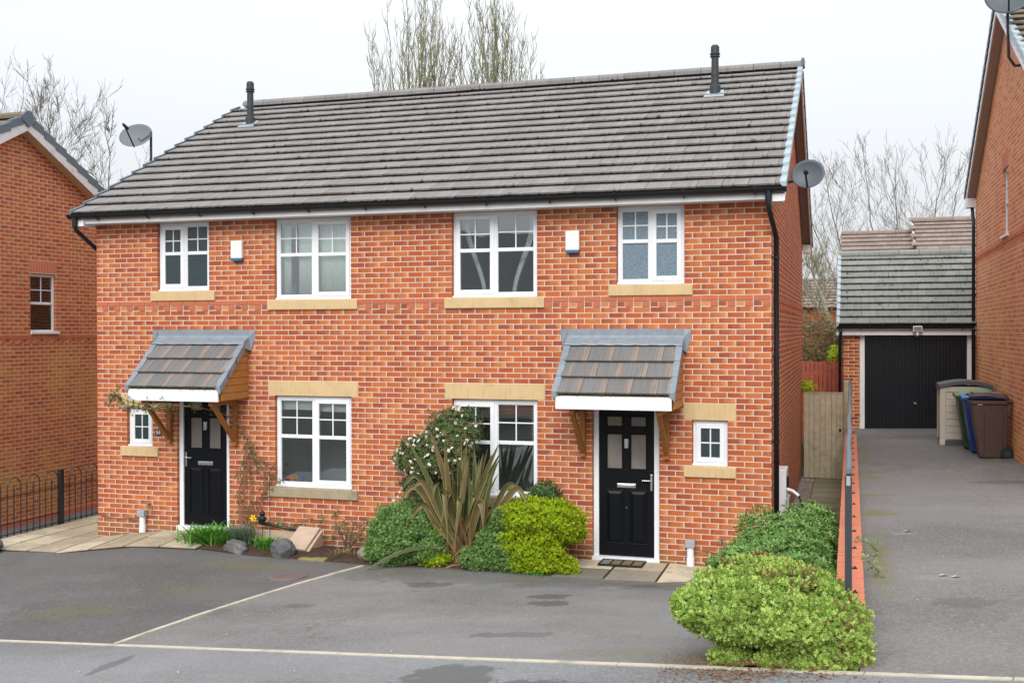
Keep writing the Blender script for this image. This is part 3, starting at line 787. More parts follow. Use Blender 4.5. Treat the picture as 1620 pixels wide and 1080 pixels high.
# windows
def window(root, o, cas='R', two=True, glass=('glass', 'glass'), Y=.055, T=None, upper=.44, tophead=0):
    a, b, c, d = o; f = .052; a += .004; b -= .004; d -= .006+tophead; c += .004
    def put(mb): 
        if T is not None:
            mb.V = [v@T[:3, :3].T+T[:3, 3] for v in mb.V]
        return mb
    fr = MB()
    fr.box(a, b, Y, Y+.07, c, c+f*1.1); fr.box(a, b, Y, Y+.07, d-f, d); fr.box(a, a+f, Y+.0005, Y+.069, c+f, d-f); fr.box(b-f, b, Y+.0005, Y+.069, c+f, d-f)
    fr.box(a-.01, b+.01, Y-.035, Y+.02, c-.004, c+.022)   # projecting sub-sill
    mid = (a+b)/2
    if two: fr.box(mid-.026, mid+.026, Y+.001, Y+.068, c+f, d-f)
    win = put(fr).build('window', 'upvc', root, bevel=.004)
    lights = [(a+f, mid-.026, cas == 'L'), (mid+.026, b-f, cas == 'R')] if two else [(a+f, b-f, True)]
    for (x0, x1, cs) in lights:
        z0, z1 = c+f*1.1, d-f; y0 = Y+.012
        if cs:
            s_ = .05; m = MB(); yy = Y-.012; e = .012
            m.box(x0-e, x1+e, yy, yy+.05, z0-e, z0+s_); m.box(x0-e, x1+e, yy, yy+.05, z1-s_, z1+e)
            m.box(x0-e, x0+s_, yy+.0006, yy+.049, z0+s_, z1-s_); m.box(x1-s_, x1+e, yy+.0006, yy+.049, z0+s_, z1-s_)
            put(m).build('sash', 'upvc', win, bevel=.005); x0 += s_; x1 -= s_; z0 += s_; z1 -= s_; y0 = yy+.012
        else:
            s_ = .014; m = MB()
            m.box(x0, x1, y0-.006, y0+.02, z0, z0+s_); m.box(x0, x1, y0-.006, y0+.02, z1-s_, z1); m.box(x0, x0+s_, y0-.0055, y0+.019, z0+s_, z1-s_); m.box(x1-s_, x1, y0-.0055, y0+.019, z0+s_, z1-s_)
            put(m).build('glazing_bead', 'upvc', win, bevel=.003); x0 += s_; x1 -= s_; z0 += s_; z1 -= s_
        xm = (x0+x1)/2
        if two:
            zm = z0+(z1-z0)*(1-upper)-.0; m = MB(); m.box(x0, x1, y0-.008, y0+.03, zm-.026, zm+.026); put(m).build('mid_rail', 'upvc', win, bevel=.006)
            m = MB(); m.box(x0, x1, y0+.012, y0+.018, z0, zm-.026); put(m).build('pane', glass[1], win)
            zu0 = zm+.026
        else: zu0 = z0
        m = MB(); m.box(x0, x1, y0+.012, y0+.018, zu0, z1); put(m).build('pane', glass[0], win)
        zc = (zu0+z1)/2; g = .0085
        m = MB(); m.box(x0, x1, y0+.006, y0+.0115, zc-g, zc+g); put(m).build('glazing_bar', 'upvc', win)
        m = MB(); m.box(xm-g, xm+g, y0+.0052, y0+.0112, zu0, z1); put(m).build('glazing_bar', 'upvc', win)
    return win
window(house, OP['UL'], 'L', glass=('glass_small', 'glass_small'), tophead=.03)
window(house, OP['UML'], 'R', tophead=.03)
window(house, OP['UMR'], 'L', tophead=.03)
window(house, OP['UR'], 'R', glass=('glass_frosted', 'glass_frosted'), tophead=.03)
window(house, OP['GL'], 'R'); window(house, OP['GR'], 'L')
window(house, OP['SL'], two=False, glass=('glass_small',)*2); window(house, OP['SR'], two=False, glass=('glass_small',)*2)
for k in ('UL', 'UML', 'UMR', 'UR'):
    a, b, c, d = OP[k]; m = MB(); m.box(a+.004, b-.004, .02, .12, 4.832, 4.89); m.build('window_head', 'stone_buff', house)
# rooms behind the glass
rooms = MB()
def room(x0, x1, z0, z1, depth, mb):
    y0 = .302; t = .02
    mb.box(x0, x1, y0+depth, y0+depth+t, z0, z1); mb.box(x0-t, x0, y0, y0+depth, z0, z1); mb.box(x1, x1+t, y0, y0+depth, z0, z1)
    mb.box(x0-t, x1+t, y0, y0+depth, z0-t, z0); mb.box(x0-t, x1+t, y0, y0+depth, z1, z1+t)
room(.4, 2.2, 2.56, 4.85, 2.4, rooms); room(5.4, 7.9, 2.56, 4.85, 3.6, rooms)
room(8.1, 9.9, 2.56, 4.85, 2.4, rooms); room(2.9, 4.7, .12, 2.38, 1.7, rooms); room(5.5, 7.6, .12, 2.38, 2.6, rooms)
room(.4, 1.3, .12, 2.38, 1.6, rooms); room(9.1, 10.0, .12, 2.38, 1.6, rooms); room(2.5, 5.0, 2.56, 4.85, 3.0, rooms)
rooms.build('room_lining', 'room', house)
# doors
def door(root, o, zb, mir, gmat):
    a, b, _, d = o; Y = .06; fw = .072
    fr = MB(); a += .004; b -= .004; d = zb+2.10
    fr.box(a, a+fw, Y-.01, Y+.07, zb, d); fr.box(b-fw, b, Y-.01, Y+.07, zb, d); fr.box(a+fw, b-fw, Y-.0095, Y+.069, d-fw, d)
    fr.box(a+.002, b-.002, Y-.008, .12, d+.001, 2.21)
    fr.build('door_frame', 'upvc', root, bevel=.004)
    m = MB(); m.box(a-.012, b+.012, -.02, .12, zb-.05, zb+.035); m.build('threshold', 'upvc', root, bevel=.004)
    m = MB(); m.box(a+.02, b-.02, .02, .3, -.35, zb-.052); m.build('step_base', 'mortar', root)
    x0, x1, z0, z1 = a+fw+.004, b-fw-.004, zb+.045, d-fw-.004; w_ = x1-x0; h = z1-z0
    sl_ = MB(); ys = Y+.012; yb = Y+.055
    # leaf with glazed openings: stiles and rails
    gx = [(.15, .415), (.585, .85)]; rows = [(.60, .825), (.885, .945)]
    sl_.box(x0, x1, ys, yb, z0, z0+.585*h)
    sl_.box(x0, x1, ys, yb, z0+.955*h, z1)
    for p, q_ in ((0, .13), (.435, .565), (.87, 1)): sl_.box(x0+p*w_, x0+q_*w_, ys, yb, z0+.585*h, z0+.955*h)
    for p, q_ in ((.13, .435), (.565, .87)):
        sl_.box(x0+p*w_, x0+q_*w_, ys, yb, z0+.835*h, z0+.875*h)
    D = sl_.build('front_door', 'door_black', root, bevel=.003)
    for i, (p, q_) in enumerate(((.13, .435), (.565, .87))):
        for j, (r0, r1) in enumerate(((.585, .835), (.875, .955))):
            X0, X1, Z0, Z1 = x0+p*w_, x0+q_*w_, z0+r0*h, z0+r1*h; t = .014
            m = MB(); m.box(X0, X1, ys-.008, ys+.012, Z0, Z0+t*1.6); m.box(X0, X1, ys-.008, ys+.012, Z1-t, Z1); m.box(X0, X0+t, ys-.0075, ys+.012, Z0+t*1.6, Z1-t); m.box(X1-t, X1, ys-.0075, ys+.012, Z0+t*1.6, Z1-t)
            m.build('glazing_moulding', 'door_black', D, bevel=.003)
            m = MB(); m.box(X0+t, X1-t, ys+.014, ys+.022, Z0+t, Z1-t); m.build('pane', 'glass_door_green' if (j == 1 and i == 0 and gmat) else 'glass_door', D)
    for p, q_ in ((.15, .42), (.58, .85)):     # raised lower panels
        X0, X1, Z0, Z1 = x0+p*w_, x0+q_*w_, z0+.09*h, z0+.44*h; yy = ys
        m = MB(); t = .035
        V = [(X0, yy, Z0), (X1, yy, Z0), (X1, yy, Z1), (X0, yy, Z1), (X0+t, yy-.016, Z0+t), (X1-t, yy-.016, Z0+t), (X1-t, yy-.016, Z1-t), (X0+t, yy-.016, Z1-t)]
        m.add(V, [(4, 5, 6, 7), (0, 1, 5, 4), (1, 2, 6, 5), (2, 3, 7, 6), (3, 0, 4, 7)]); m.build('door_panel', 'door_black', D)
        m = MB(); r = .012
        for c0, c1, c2, c3 in ((X0-.02, X1+.02, Z0-.02, Z0-.006), (X0-.02, X1+.02, Z1+.006, Z1+.02), (X0-.02, X0-.006, Z0-.006, Z1+.006), (X1+.006, X1+.02, Z0-.006, Z1+.006)):
            m.box(c0, c1, ys-.009, ys+.004, c2, c3)
        m.build('panel_moulding', 'door_black', D, bevel=.004)
    xm = (x0+x1)/2
    m = MB(); m.box(xm-.13, xm+.13, ys-.014, ys+.002, z0+.455*h+.02, z0+.455*h+.078); m.box(xm-.115, xm+.115, ys-.020, ys-.012, z0+.455*h+.03, z0+.455*h+.066); m.build('letterbox', 'chrome', D, bevel=.004)
    m = MB(); m.box(xm-.03, xm+.03, ys-.012, ys+.002, z0+.745*h, z0+.80*h); m.box(xm-.026, xm+.026, ys-.022, ys-.01, z0+.735*h, z0+.75*h); m.box(xm-.028, xm-.020, ys-.022, ys-.011, z0+.745*h, z0+.79*h); m.box(xm+.020, xm+.028, ys-.022, ys-.011, z0+.745*h, z0+.79*h); m.build('knocker', 'chrome', D, bevel=.005)
    hx = x0+.035 if mir else x1-.035; sg = 1 if mir else -1
    m = MB(); m.box(hx-.014, hx+.014, ys-.010, ys+.002, z0+.45*h, z0+.56*h); m.tube([(hx, ys, z0+.52*h), (hx, ys-.045, z0+.52*h), (hx+sg*.02, ys-.05, z0+.52*h), (hx+sg*.12, ys-.05, z0+.52*h)], .009, 8); m.build('door_handle', 'chrome', D, bevel=.003)
    if not mir:
        m = MB(); m.tube([(xm, ys-.004, z0+.33*h), (xm, ys+.004, z0+.33*h)], .008, 8); m.build('spyhole', 'chrome', D)
door(house, OP['DL'], .165, True, False); door(house, OP['DR'], .085, False, True)

# porch canopies
def canopy(root, xc, lean_label=None):
    x0, x1 = xc-.80, xc+.80; yf, zf, yb, zb = -.78, 2.345, -.02, 3.04
    tan = (zb-zf)/(yb-yf); th = math.atan(tan); Lr = math.hypot(zb-zf, yb-yf)
    bd = MB(); bd.poly([(x0+.04, yf+.03, zf-.02), (x0+.04, yb, zf-.02), (x0+.04, yb, zb-.02)], (x1-x0-.08, 0, 0)); bd.box(x0+.05, x1-.05, yf+.04, -.012, zf-.185, zf-.022)
    cn = bd.build('porch_canopy', 'timber_light', root)
    # timber cheek boards on both sides
    for sx, xa in ((-1, x0+.02), (1, x1-.04)):
        z = zf-.17; 
        while z < zb-.1:
            z1 = min(z+.105, zb-.06); yy = lambda zz: yf+.05+max(0, (zz-zf+.0))/tan
            m = MB(); m.poly([(xa, yy(z), z), (xa, -.006, z), (xa, -.006, z1-.006), (xa, min(-.01, yy(z1)), z1-.006)], (.02, 0, 0)); m.build('cheek_board', 'timber_light', cn, bevel=.004); z += .105
        # white undercloak along the slope
        m = MB(); m.poly([(xa-.004*sx+(.0 if sx > 0 else 0), yf, zf-.0), (xa, yb, zb-.0), (xa, yb, zb-.03), (xa, yf, zf-.03)], (.024, 0, 0)); m.build('verge_board', 'fascia_white', cn)
    m = MB(); m.box(x0+.045, x1-.045, yf-.018, yf+.006, zf-.185, zf-.012); m.build('canopy_fascia', 'fascia_white', cn, bevel=.003)
    rows = 3; g = (Lr-.20)/3+.02
    P = Pieces(cn, 'roof_tile', 'tile_canopy', 300); nrm = (0, -math.sin(th), math.cos(th))
    for k in range(rows):
        y = yf-.03+k*g*math.cos(th); z = zf+k*g*math.sin(th); off = (-.02, -.19, -.02)[k]; x = x0+.07+off
        xe0, xe1 = x0+.07, x1-.07
        while x < xe1-.03:
            a, b = max(x, xe0), min(x+.33, xe1); x += .33
            if b-a < .04: continue
            v = random.randrange(10)
            P.put(('t', round(b-a, 3), round(g+.08, 3), v, 1.), tile_shape(round(b-a, 3), g+.08, (v+.5)/10, 1.), T4((a, y, z), 0, th), .1, nrm)
    P.finish()
    for sx, X in ((1, x1), (-1, x0)):
        for k in range(rows):
            s0 = k*g-.01; s1 = s0+g+.02; mb = MB(); pts = []
            for s_, o_ in ((s0, .052), (s1, .034)):
                pts.append((yf-.03+s_*math.cos(th), zf+s_*math.sin(th)+o_))
            (ya, za), (yb_, zb_) = pts; xi = X-sx*.085
            mb.add([(xi, ya, za), (X, ya, za), (X, ya, za-.12), (xi, ya, za-.03), (xi, yb_, zb_), (X, yb_, zb_), (X, yb_, zb_-.12), (xi, yb_, zb_-.03)], BOXF); mb.build('verge_unit', 'lead', cn)
    # mossy lower edge
    mo = MB()
    for _ in range(260):
        x = random.uniform(x0+.05, x1-.05); r = random.uniform(.004, .013); k = random.choice((0, 0, 0, 1, 2)); y = yf-.032+k*g*math.cos(th); z = zf+k*g*math.sin(th)+random.uniform(.0, .03)
        mo.add([(x-r*1.6, y, z), (x+r*1.6, y, z), (x, y-r, z), (x, y, z-r), (x, y+r*.5, z+r)], [(0, 2, 3), (1, 3, 2), (0, 4, 2), (1, 2, 4)])
    mo.build('moss', 'moss_green', cn, kind='stuff')
    # lead flashing: apron on the tiles, upstand on the wall, dressed ends
    m = MB(); n = 24
    s0 = 3*g+.02-.01
    ya, za = yf-.03+(s0-.02)*math.cos(th), zf+(s0-.02)*math.sin(th)+.05
    xs_ = np.linspace(x0-.005, x1+.005, n); V = []; 
    for i, x in enumerate(xs_):
        wv = .004*math.sin(i*1.9)
        V += [(x, ya-.01, za+wv-.01), (x, ya, za+.012+wv), (x, -.035, 3.075+wv), (x, -.012, 3.11), (x, -.009, 3.195)]
    F = [(i*5+j, (i+1)*5+j, (i+1)*5+j+1, i*5+j+1) for i in range(n-1) for j in range(4)]
    m.add(V, F)
    for sx, X in ((1, x1), (-1, x0)):
        Xo = X+sx*.095
        m.add([(X, ya-.02, za+.02), (X, -.035, 3.08), (X, -.009, 3.195), (Xo, -.006, 3.19), (Xo+sx*-.01, -.006, 3.06), (X+sx*.03, -.02, za-.11), (X+sx*.004, ya-.0, za-.07)], [(0, 1, 4, 5, 6), (1, 2, 3, 4)] if sx > 0 else [(6, 5, 4, 1, 0), (4, 3, 2, 1)])
    m.build('lead_flashing', 'lead', cn)
    for bx in (xc-.57, xc+.57):
        t = .034; m = MB(); m.box(bx-t, bx+t, -.075, -.006, 1.47, zf-.19)
        m.box(bx-t-.001, bx+t+.001, yf+.08, -.076, zf-.255, zf-.187)
        m.poly([(bx-t+.004, -.075, 1.50), (bx-t+.004, -.075, 1.60), (bx-t+.004, yf+.20, zf-.256), (bx-t+.004, yf+.12, zf-.256)], (2*t-.008, 0, 0))
        m.box(bx-t-.003, bx+t+.003, -.085, -.004, 1.47, 1.525)
        m.build('canopy_bracket', 'timber', cn, bevel=.004)
canopy(house, W-8.425); canopy(house, 8.425)

# roof
OV = .21
roof = MB()
def roof_slab(mb, x0, x1, ye, ze, tan, D, t=.05):
    ym = D/2; zr_ = ze+tan*(ym-ye)
    mb.poly([(x0, ye, ze-t), (x0, ym, zr_-t), (x0, ym, zr_-t-.04), (x0, ye+.02, ze-t-.04)], (x1-x0, 0, 0))
    mb.poly([(x0, D-ye, ze-t), (x0, D-ye-.02, ze-t-.04), (x0, ym+.001, zr_-t-.04), (x0, ym+.001, zr_-t)], (x1-x0, 0, 0))
YE, ZE = -.36, 4.975
roof_slab(roof, -OV+.03, W+OV-.03, YE+.03, ZE+.01, TAN, DEP)
roof.build('roof', 'tile_main', house)
roof_tiles(house, 'tile_main', -OV+.07, W+OV-.07, YE, ZE, TAN, 16, g=.347, last=.8)
verge(house, 'verge_light', W+OV, 1, YE, ZE, TAN, 16, g=.347, w_=.08, h=.10); verge(house, 'verge_dark', -OV, -1, YE, ZE, TAN, 16, g=.347, w_=.05, h=.10)
verge(house, 'verge_dark', W+OV, 1, YE, ZE, TAN, 16, g=.347, mirror_y=DEP/2)
def ridge(root, x0, x1, y, z, mat, L=.45, w_=.13):
    x = x0
    while x < x1-.05:
        b = min(x+L, x1); m = MB(); t = random.uniform(0, .006)
        pr = [(-w_, -.075), (-w_*.95, -.015), (-w_*.5, .035), (0, .055), (w_*.5, .035), (w_*.95, -.015), (w_, -.075)]
        m.poly([(x+.004, y+p, z+q_+t) for p, q_ in pr], (b-x-.008, 0, 0), (random.random(), .3, .3)); m.build('ridge_tile', mat, root); x = b
ridge(house, -OV+.05, W+OV-.02, DEP/2, ZE+TAN*(DEP/2-YE)+.022, 'tile_main', w_=.12)
m = MB(); zr = ZE+TAN*(DEP/2-YE)+.04; m.box(W+OV-.03, W+OV+.025, DEP/2-.12, DEP/2+.12, zr-.09, zr+.06); m.build('ridge_end_cap', 'verge_dark', house, bevel=.02)
# moss along the butts of the tiles, with their shadow line in its colour
def butt_moss_shade(root, x0, x1, ye, ze, tan, rows, g, mat='moss_and_shade', step=.035, amp=.009, hh=.052):
    """ragged moss on the lower tile edges, near-black to paint their shadow line too"""
    th = math.atan(tan); mo = MB(); R = np.random.default_rng(rows)
    n = int((x1-x0)/step); xs = np.linspace(x0, x1, n)
    for k in range(rows):
        s_ = k*g; y = ye+s_*math.cos(th); z = ze+s_*math.sin(th); a = np.clip(R.normal(0, amp, n), -.010, .03)
        V = np.stack([np.concatenate([xs]*3), np.concatenate([np.full(n, y-.006), y-.012-np.abs(a)*.5, np.full(n, y+.004)]), np.concatenate([np.full(n, z-.004)-np.abs(a)*.2, z+.024+a*.4, z+hh-.001+a*.55])], 1)
        F = [(r*n+i, r*n+i+1, (r+1)*n+i+1, (r+1)*n+i) for r in range(2) for i in range(n-1)]
        mo.add(V, F)
    mo.build('tile_edge_moss_shade', mat, root, kind='stuff')
butt_moss_shade(house, -OV+.06, W+OV-.12, YE, ZE, TAN, 16, .347)
mo = MB(); th = math.atan(TAN)
for k in range(17):
    s_ = k*.347; y = YE+s_*math.cos(th); z = ZE+s_*math.sin(th)
    for _ in range(60):
        x = random.uniform(-OV+.06, W+OV-.12); r = abs(random.gauss(.006, .004))+.002; zz = z+random.uniform(.01, .04)
        mo.add([(x-r*2.2, y, zz), (x+r*2.2, y, zz), (x, y-r*.9, zz-.2*r), (x, y, zz-r), (x, y+r*.5, zz+r*.9)], [(0, 2, 3), (1, 3, 2), (0, 4, 2), (1, 2, 4)], mi=0)
mo.build('roof_moss', 'moss_and_shade', house, kind='stuff')
mo = MB()
for _ in range(420):
    s_ = random.choice((15, 15, 15, 14, 14, 13, 13, 12, 11, 10))*.347; y = YE+s_*math.cos(th); z = ZE+s_*math.sin(th)+.02
    x = random.choice((random.gauss(9.6, .5), random.gauss(1.2, .9), random.uniform(0, W))); 
    if not -.1 < x < W+.1: continue
    r = abs(random.gauss(.014, .01))+.004
    mo.add([(x-r*2.2, y, z), (x+r*2.2, y, z), (x, y-r, z-.2*r), (x, y, z-r), (x, y+r*.9, z+r*.9)], [(0, 2, 3), (1, 3, 2), (0, 4, 2), (1, 2, 4)])
mo.build('roof_moss', 'moss', house, kind='stuff')
# fascia, soffit, barge boards, gutters
m = MB(); m.box(-OV+.02, W+OV-.06, -.27, -.246, 4.835, 5.0); m.build('fascia', 'fascia_white', house, bevel=.002)
m = MB(); m.box(-OV+.03, W+OV-.07, -.245, -.004, 4.84, 4.852); m.build('soffit', 'fascia_white', house)
for X0, X1 in ((W+.01, W+OV-.045), (-OV+.045, -.01)):
    for mir in (0, 1):
        f = (lambda y: DEP-y) if mir else (lambda y: y)
        m = MB(); m.poly([(X0, f(-.30), ZE-.06), (X0, DEP/2, zr-.14), (X0, DEP/2, zr-.155), (X0, f(-.30), ZE-.075)], (X1-X0, 0, 0)); m.build('verge_soffit', 'soffit_brown', house)
for X in (W+OV-.045, -OV+.02):
    m = MB()
    for mir in (0, 1):
        f = (lambda y: DEP-y) if mir else (lambda y: y)
        m.poly([(X, f(-.31), ZE-.02), (X, DEP/2, zr-.10), (X, DEP/2, zr-.27), (X, f(-.31), ZE-.17)], (.024, 0, 0))
    m.build('barge_board', 'fascia_white', house)
for y0, y1 in ((-.30, .0), (DEP, DEP+.31)):
    m = MB(); m.box(W+.004, W+OV-.046, y0, y1, 4.80, 4.97); m.build('eaves_box', 'fascia_white', house, bevel=.003)
m = MB(); m.box(-OV+.045, -.004, -.30, 0, 4.80, 4.97); m.build('eaves_box', 'fascia_white', house, bevel=.003)
def gutter(root, x0, x1, yc, zt, r=.064, br=.9, mat='black_plastic'):
    V = []; F = []; k = 10; t = .004
    for x in (x0, x1):
        for rr in (r, r-t):
            for j in range(k+1):
                a_ = math.pi+math.pi*j/k; V.append((x, yc+rr*math.cos(a_), zt+rr*math.sin(a_)))
    n = k+1
    for j in range(k): F.append((j, j+1, 2*n+j+1, 2*n+j)); F.append((n+j+1, n+j, 3*n+j, 3*n+j+1))
    F += [(0, 2*n, 3*n, n), (n-1, 2*n-1, 4*n-1, 3*n-1)]
    m = MB(); m.add(V, F)
    for x in (x0, x1-.006):
        m.poly([(x, yc+(r+.004)*math.cos(math.pi+math.pi*j/k), zt+(r+.004)*math.sin(math.pi+math.pi*j/k)) for j in range(k+1)], (.006, 0, 0))
    g = m.build('gutter', mat, root, smooth=False)
    x = x0+.5; i = 0
    while x < x1-.2:
        m = MB(); rr = r+.006; wdt = .05 if i % 4 == 3 else .022
        V = [(x+dx, yc+q_*math.cos(math.pi+math.pi*j/k), zt+q_*math.sin(math.pi+math.pi*j/k)) for dx in (0, wdt) for q_ in (rr, r) for j in range(k+1)]
        F = []
        for j in range(k): F += [(j, j+1, 2*n+j+1, 2*n+j), (j, n+j, n+j+1, j+1), (2*n+j, 2*n+j+1, 3*n+j+1, 3*n+j)]
        m.add(V, F); m.box(x+.004, x+.018, yc-r-.012, yc-r+.006, zt-.02, zt+.012)
        m.box(x+.004, x+.018, yc+.0, yc+r+.01, zt-r-.03, zt-r+.01)
        m.build('gutter_bracket', mat, g); x += br/1.0; i += 1
    return g
gutter(house, -.245, W+.215, -.33, 4.975)
def downpipe(root, pts, r=.034, clips=(), mat='black_plastic', dirn=(-1, 0)):
    m = MB(); m.tube(pts, r, 12)
    dp = m.build('downpipe', mat, root, smooth=True)
    for (x, y, z) in clips:
        m = MB(); m.lathe([(r, z-.014), (r+.008, z-.014), (r+.008, z+.014), (r, z+.014)], x, y, 12); m.box(x+min(0, dirn[0])*.07, x+max(0, dirn[0])*.07, y-.035, y+.035, z-.01, z+.01); m.build('pipe_clip', mat, dp)
    return dp
xp = W+.058
downpipe(house, [(W-.01, -.33, 4.93), (W-.01, -.33, 4.76), (W-.005, -.32, 4.70), (W+.05, .06, 4.42), (xp, .12, 4.36), (xp, .12, 3.0), (xp, .12, .05)], clips=[(xp, .12, z) for z in (4.12, 2.83, 1.72, .8)])
m = MB(); m.lathe([(.044, 4.80), (.044, 4.93)], W-.01, -.33, 12); m.build('gutter_outlet', 'black_plastic', house)
downpipe(house, [(-.14, -.33, 4.93), (-.14, -.33, 4.80), (-.13, -.31, 4.74), (-.07, .30, 4.36), (-.055, .36, 4.30), (-.055, .36, 0)], clips=[(-.055, .36, 3)], dirn=(1, 0))
m = MB(); m.lathe([(.044, 4.78), (.044, 4.93)], -.14, -.33, 12); m.build('gutter_outlet', 'black_plastic', house)
# flues
for fx in (9.226, .715):
    fy = 3.42; zt = ZE+TAN*(fy-YE); 
    m = MB(); m.lathe([(.088, zt-.1), (.088, zt+.14), (.062, zt+.16), (.062, zt+.30), (.068, zt+.305), (.060, zt+.31), (.058, zt+.60), (.082, zt+.61), (.082, zt+.62), (.066, zt+.625), (.066, zt+.645), (.085, zt+.65), (.085, zt+.66), (.07, zt+.665), (.068, zt+.77), (.05, zt+.80)], fx, fy, 20)
    fl = m.build('roof_flue', 'slate', house, smooth=False)
    m = MB(); th = math.atan(TAN); V = []
    for dx, ds in ((-.16, -.20), (.16, -.20), (.13, .1), (-.13, .1)): V.append((fx+dx, fy+ds*math.cos(th), zt+ds*math.sin(th)+.048))
    m.poly(V, (0, 0, -.02)); m.build('flue_flashing', 'verge_light', fl)
# meter box with charging lead on the side wall
mbx = MB(); mbx.box(W-.0, W+.13, 1.05, 1.55, .62, 1.24); mb0 = mbx.build('meter_box', 'upvc', house, bevel=.008)
m = MB(); m.box(W+.131, W+.15, 1.10, 1.34, .98, 1.14); m.build('meter_window', 'black_plastic', mb0, bevel=.004)
m = MB(); m.box(W+.131, W+.17, 1.0, 1.4, .72, .86); m.build('box_cover', 'grey_plastic', mb0, bevel=.01)
ch = MB(); ch.tube([(W+.14, 1.05, .98), (W+.22, 1.02, .96), (W+.30, 1.0, .90)], [.022, .022, .02], 10)
ch.tube([(W+.30, 1.0, .90), (W+.34, 1.02, .78), (W+.35, 1.05, .55), (W+.33, 1.1, .35)], .010, 8, mi=1)
o = ch.build('charging_lead', ['upvc', 'black_plastic']); tag(o, 'white plug with black cable hanging from the white box on the side wall', 'cable')

# ------------------------------------------------------------------ left neighbour
XL = -3.58
lh = thing('detached_house', 'darker red brick house at the left edge with dark verge caps and one small window', 'house', (XL-4, 2.4, -.5))
RL, HL, ZLB = 2.35, 4.7, -.47        # ridge y, half depth, base
zl = lambda y: 7.13-TAN*abs(y-RL)
wl = (2.66, 3.37, 3.15, 4.28)
Wl = Wall(lh, 'brick_left', (XL, 0, 0), math.pi/2, 3.075, .5)
Wl.fill(-47, 55, RL-HL, RL+HL, [wl, (2.64, 3.39, 4.28, 4.545)], band=0, clip=lambda u, z: z < zl(u)-.10)
Wl.P.finish()
m = MB(); Tl = T4((XL, 0, 0), math.pi/2)
core_grid(m, RL-HL+.01, RL+HL-.01, ZLB-.1, zl(RL+HL)-.1, [wl], .0012, .3, Tl)
m.poly([(XL-.0012, RL-HL+.01, zl(RL+HL)-.1), (XL-.0012, RL+HL-.01, zl(RL+HL)-.1), (XL-.0012, RL, zl(RL)-.1)], (-.3, 0, 0))
m.box(XL-9, XL-.3, RL-HL+.004, RL-HL+.3, ZLB-.6, zl(RL+HL)-.1); m.box(XL-9, XL-.3, RL+HL-.3, RL+HL-.01, ZLB-.1, zl(RL+HL)-.1); m.box(XL-9, XL-8.7, RL-HL+.3, RL+HL-.3, ZLB-.1, zl(RL+HL)-.1)
m.build('mortar_wall', 'mortar_left', lh)
m = MB(); m.box(XL-2.2, XL-2.1, 1.5, 4.5, 2.5, 4.7); m.box(XL-2.2, XL-.31, 1.5, 1.6, 2.5, 4.7); m.box(XL-2.2, XL-.31, 4.4, 4.5, 2.5, 4.7); m.box(XL-2.2, XL-.31, 1.5, 4.5, 2.4, 2.5); m.box(XL-2.2, XL-.31, 1.5, 4.5, 4.7, 4.8); m.build('room_lining', 'room', lh)
# soldier arch
P = Pieces(lh, 'brick', 'brick_coping'); B = T4((XL, 0, 0), math.pi/2)
x = 2.645
while x < 3.36:
    v = random.randrange(10); P.put(('sol', v), (lambda v=v: (np.array([(0, 0, 0), (.065, 0, 0), (.065, .1, 0), (0, .1, 0), (0, 0, .22), (.065, 0, .22), (.065, .1, .22), (0, .1, .22)], float), OPENF, np.tile(((v+.5)/10, .5, 0.), (8, 1)))), B@T4((x, -.003, 4.31)), .0143, (1, 0, 0)); x += .075
P.finish()
def sash_window(root, o, T, mat='glass'):
    a, b, c, d = o; Y = .05; f = .05
    def put(mb): mb.V = [v@T[:3, :3].T+T[:3, 3] for v in mb.V]; return mb
    m = MB(); a += .004; b -= .004; c += .004; d -= .004
    m.box(a, b, Y, Y+.07, c, c+f); m.box(a, b, Y, Y+.07, d-f, d); m.box(a, a+f, Y+.001, Y+.069, c+f, d-f); m.box(b-f, b, Y+.001, Y+.069, c+f, d-f); m.box(a-.01, b+.06, Y-.09, Y, c-.03, c+.012)
    win = put(m).build('window', 'upvc', root, bevel=.004); zm = c+(d-c)*.5
    m = MB(); m.box(a+f, b-f, Y+.005, Y+.04, zm-.025, zm+.025); put(m).build('mid_rail', 'upvc', win, bevel=.004)
    for z0, z1 in ((c+f, zm-.025), (zm+.025, d-f)):
        m = MB(); m.box(a+f, b-f, Y+.024, Y+.030, z0, z1); put(m).build('pane', mat, win)
    zc = (zm+d-f)/2; xm = (a+b)/2
    m = MB(); m.box(a+f, b-f, Y+.012, Y+.022, zc-.009, zc+.009); put(m).build('glazing_bar', 'upvc', win)
    m = MB(); m.box(xm-.009, xm+.009, Y+.011, Y+.021, zm+.025, d-f); put(m).build('glazing_bar', 'upvc', win)
    return win
sash_window(lh, wl, Tl)
# its roof
XV = -3.34
ZLE = zl(RL-HL-.36)+.03; YLE = RL-HL-.36
m = MB(); zt = zl(RL)+.04
m.poly([(XV-.03, YLE, ZLE), (XV-.03, RL, zt), (XV-.03, RL, zt-.06), (XV-.03, YLE, ZLE-.06)], (-9, 0, 0)); m.poly([(XV-.03, 2*RL-YLE, ZLE), (XV-.03, 2*RL-YLE, ZLE-.06), (XV-.03, RL+.001, zt-.06), (XV-.03, RL+.001, zt)], (-9, 0, 0))
m.build('roof', 'tile_left', lh)
roof_tiles(lh, 'tile_left', -8.5, XV-.06, YLE-.02, ZLE+.02, TAN, 16, g=.347, limit=60, last=.8)
for mir in (None, RL): verge(lh, 'verge_dark', XV, 1, YLE-.02, ZLE+.03, TAN, 16, g=.352, mirror_y=mir, w_=.10, h=.155)
ridge(lh, -12, XV-.03, RL, zt+.05, 'tile_left')
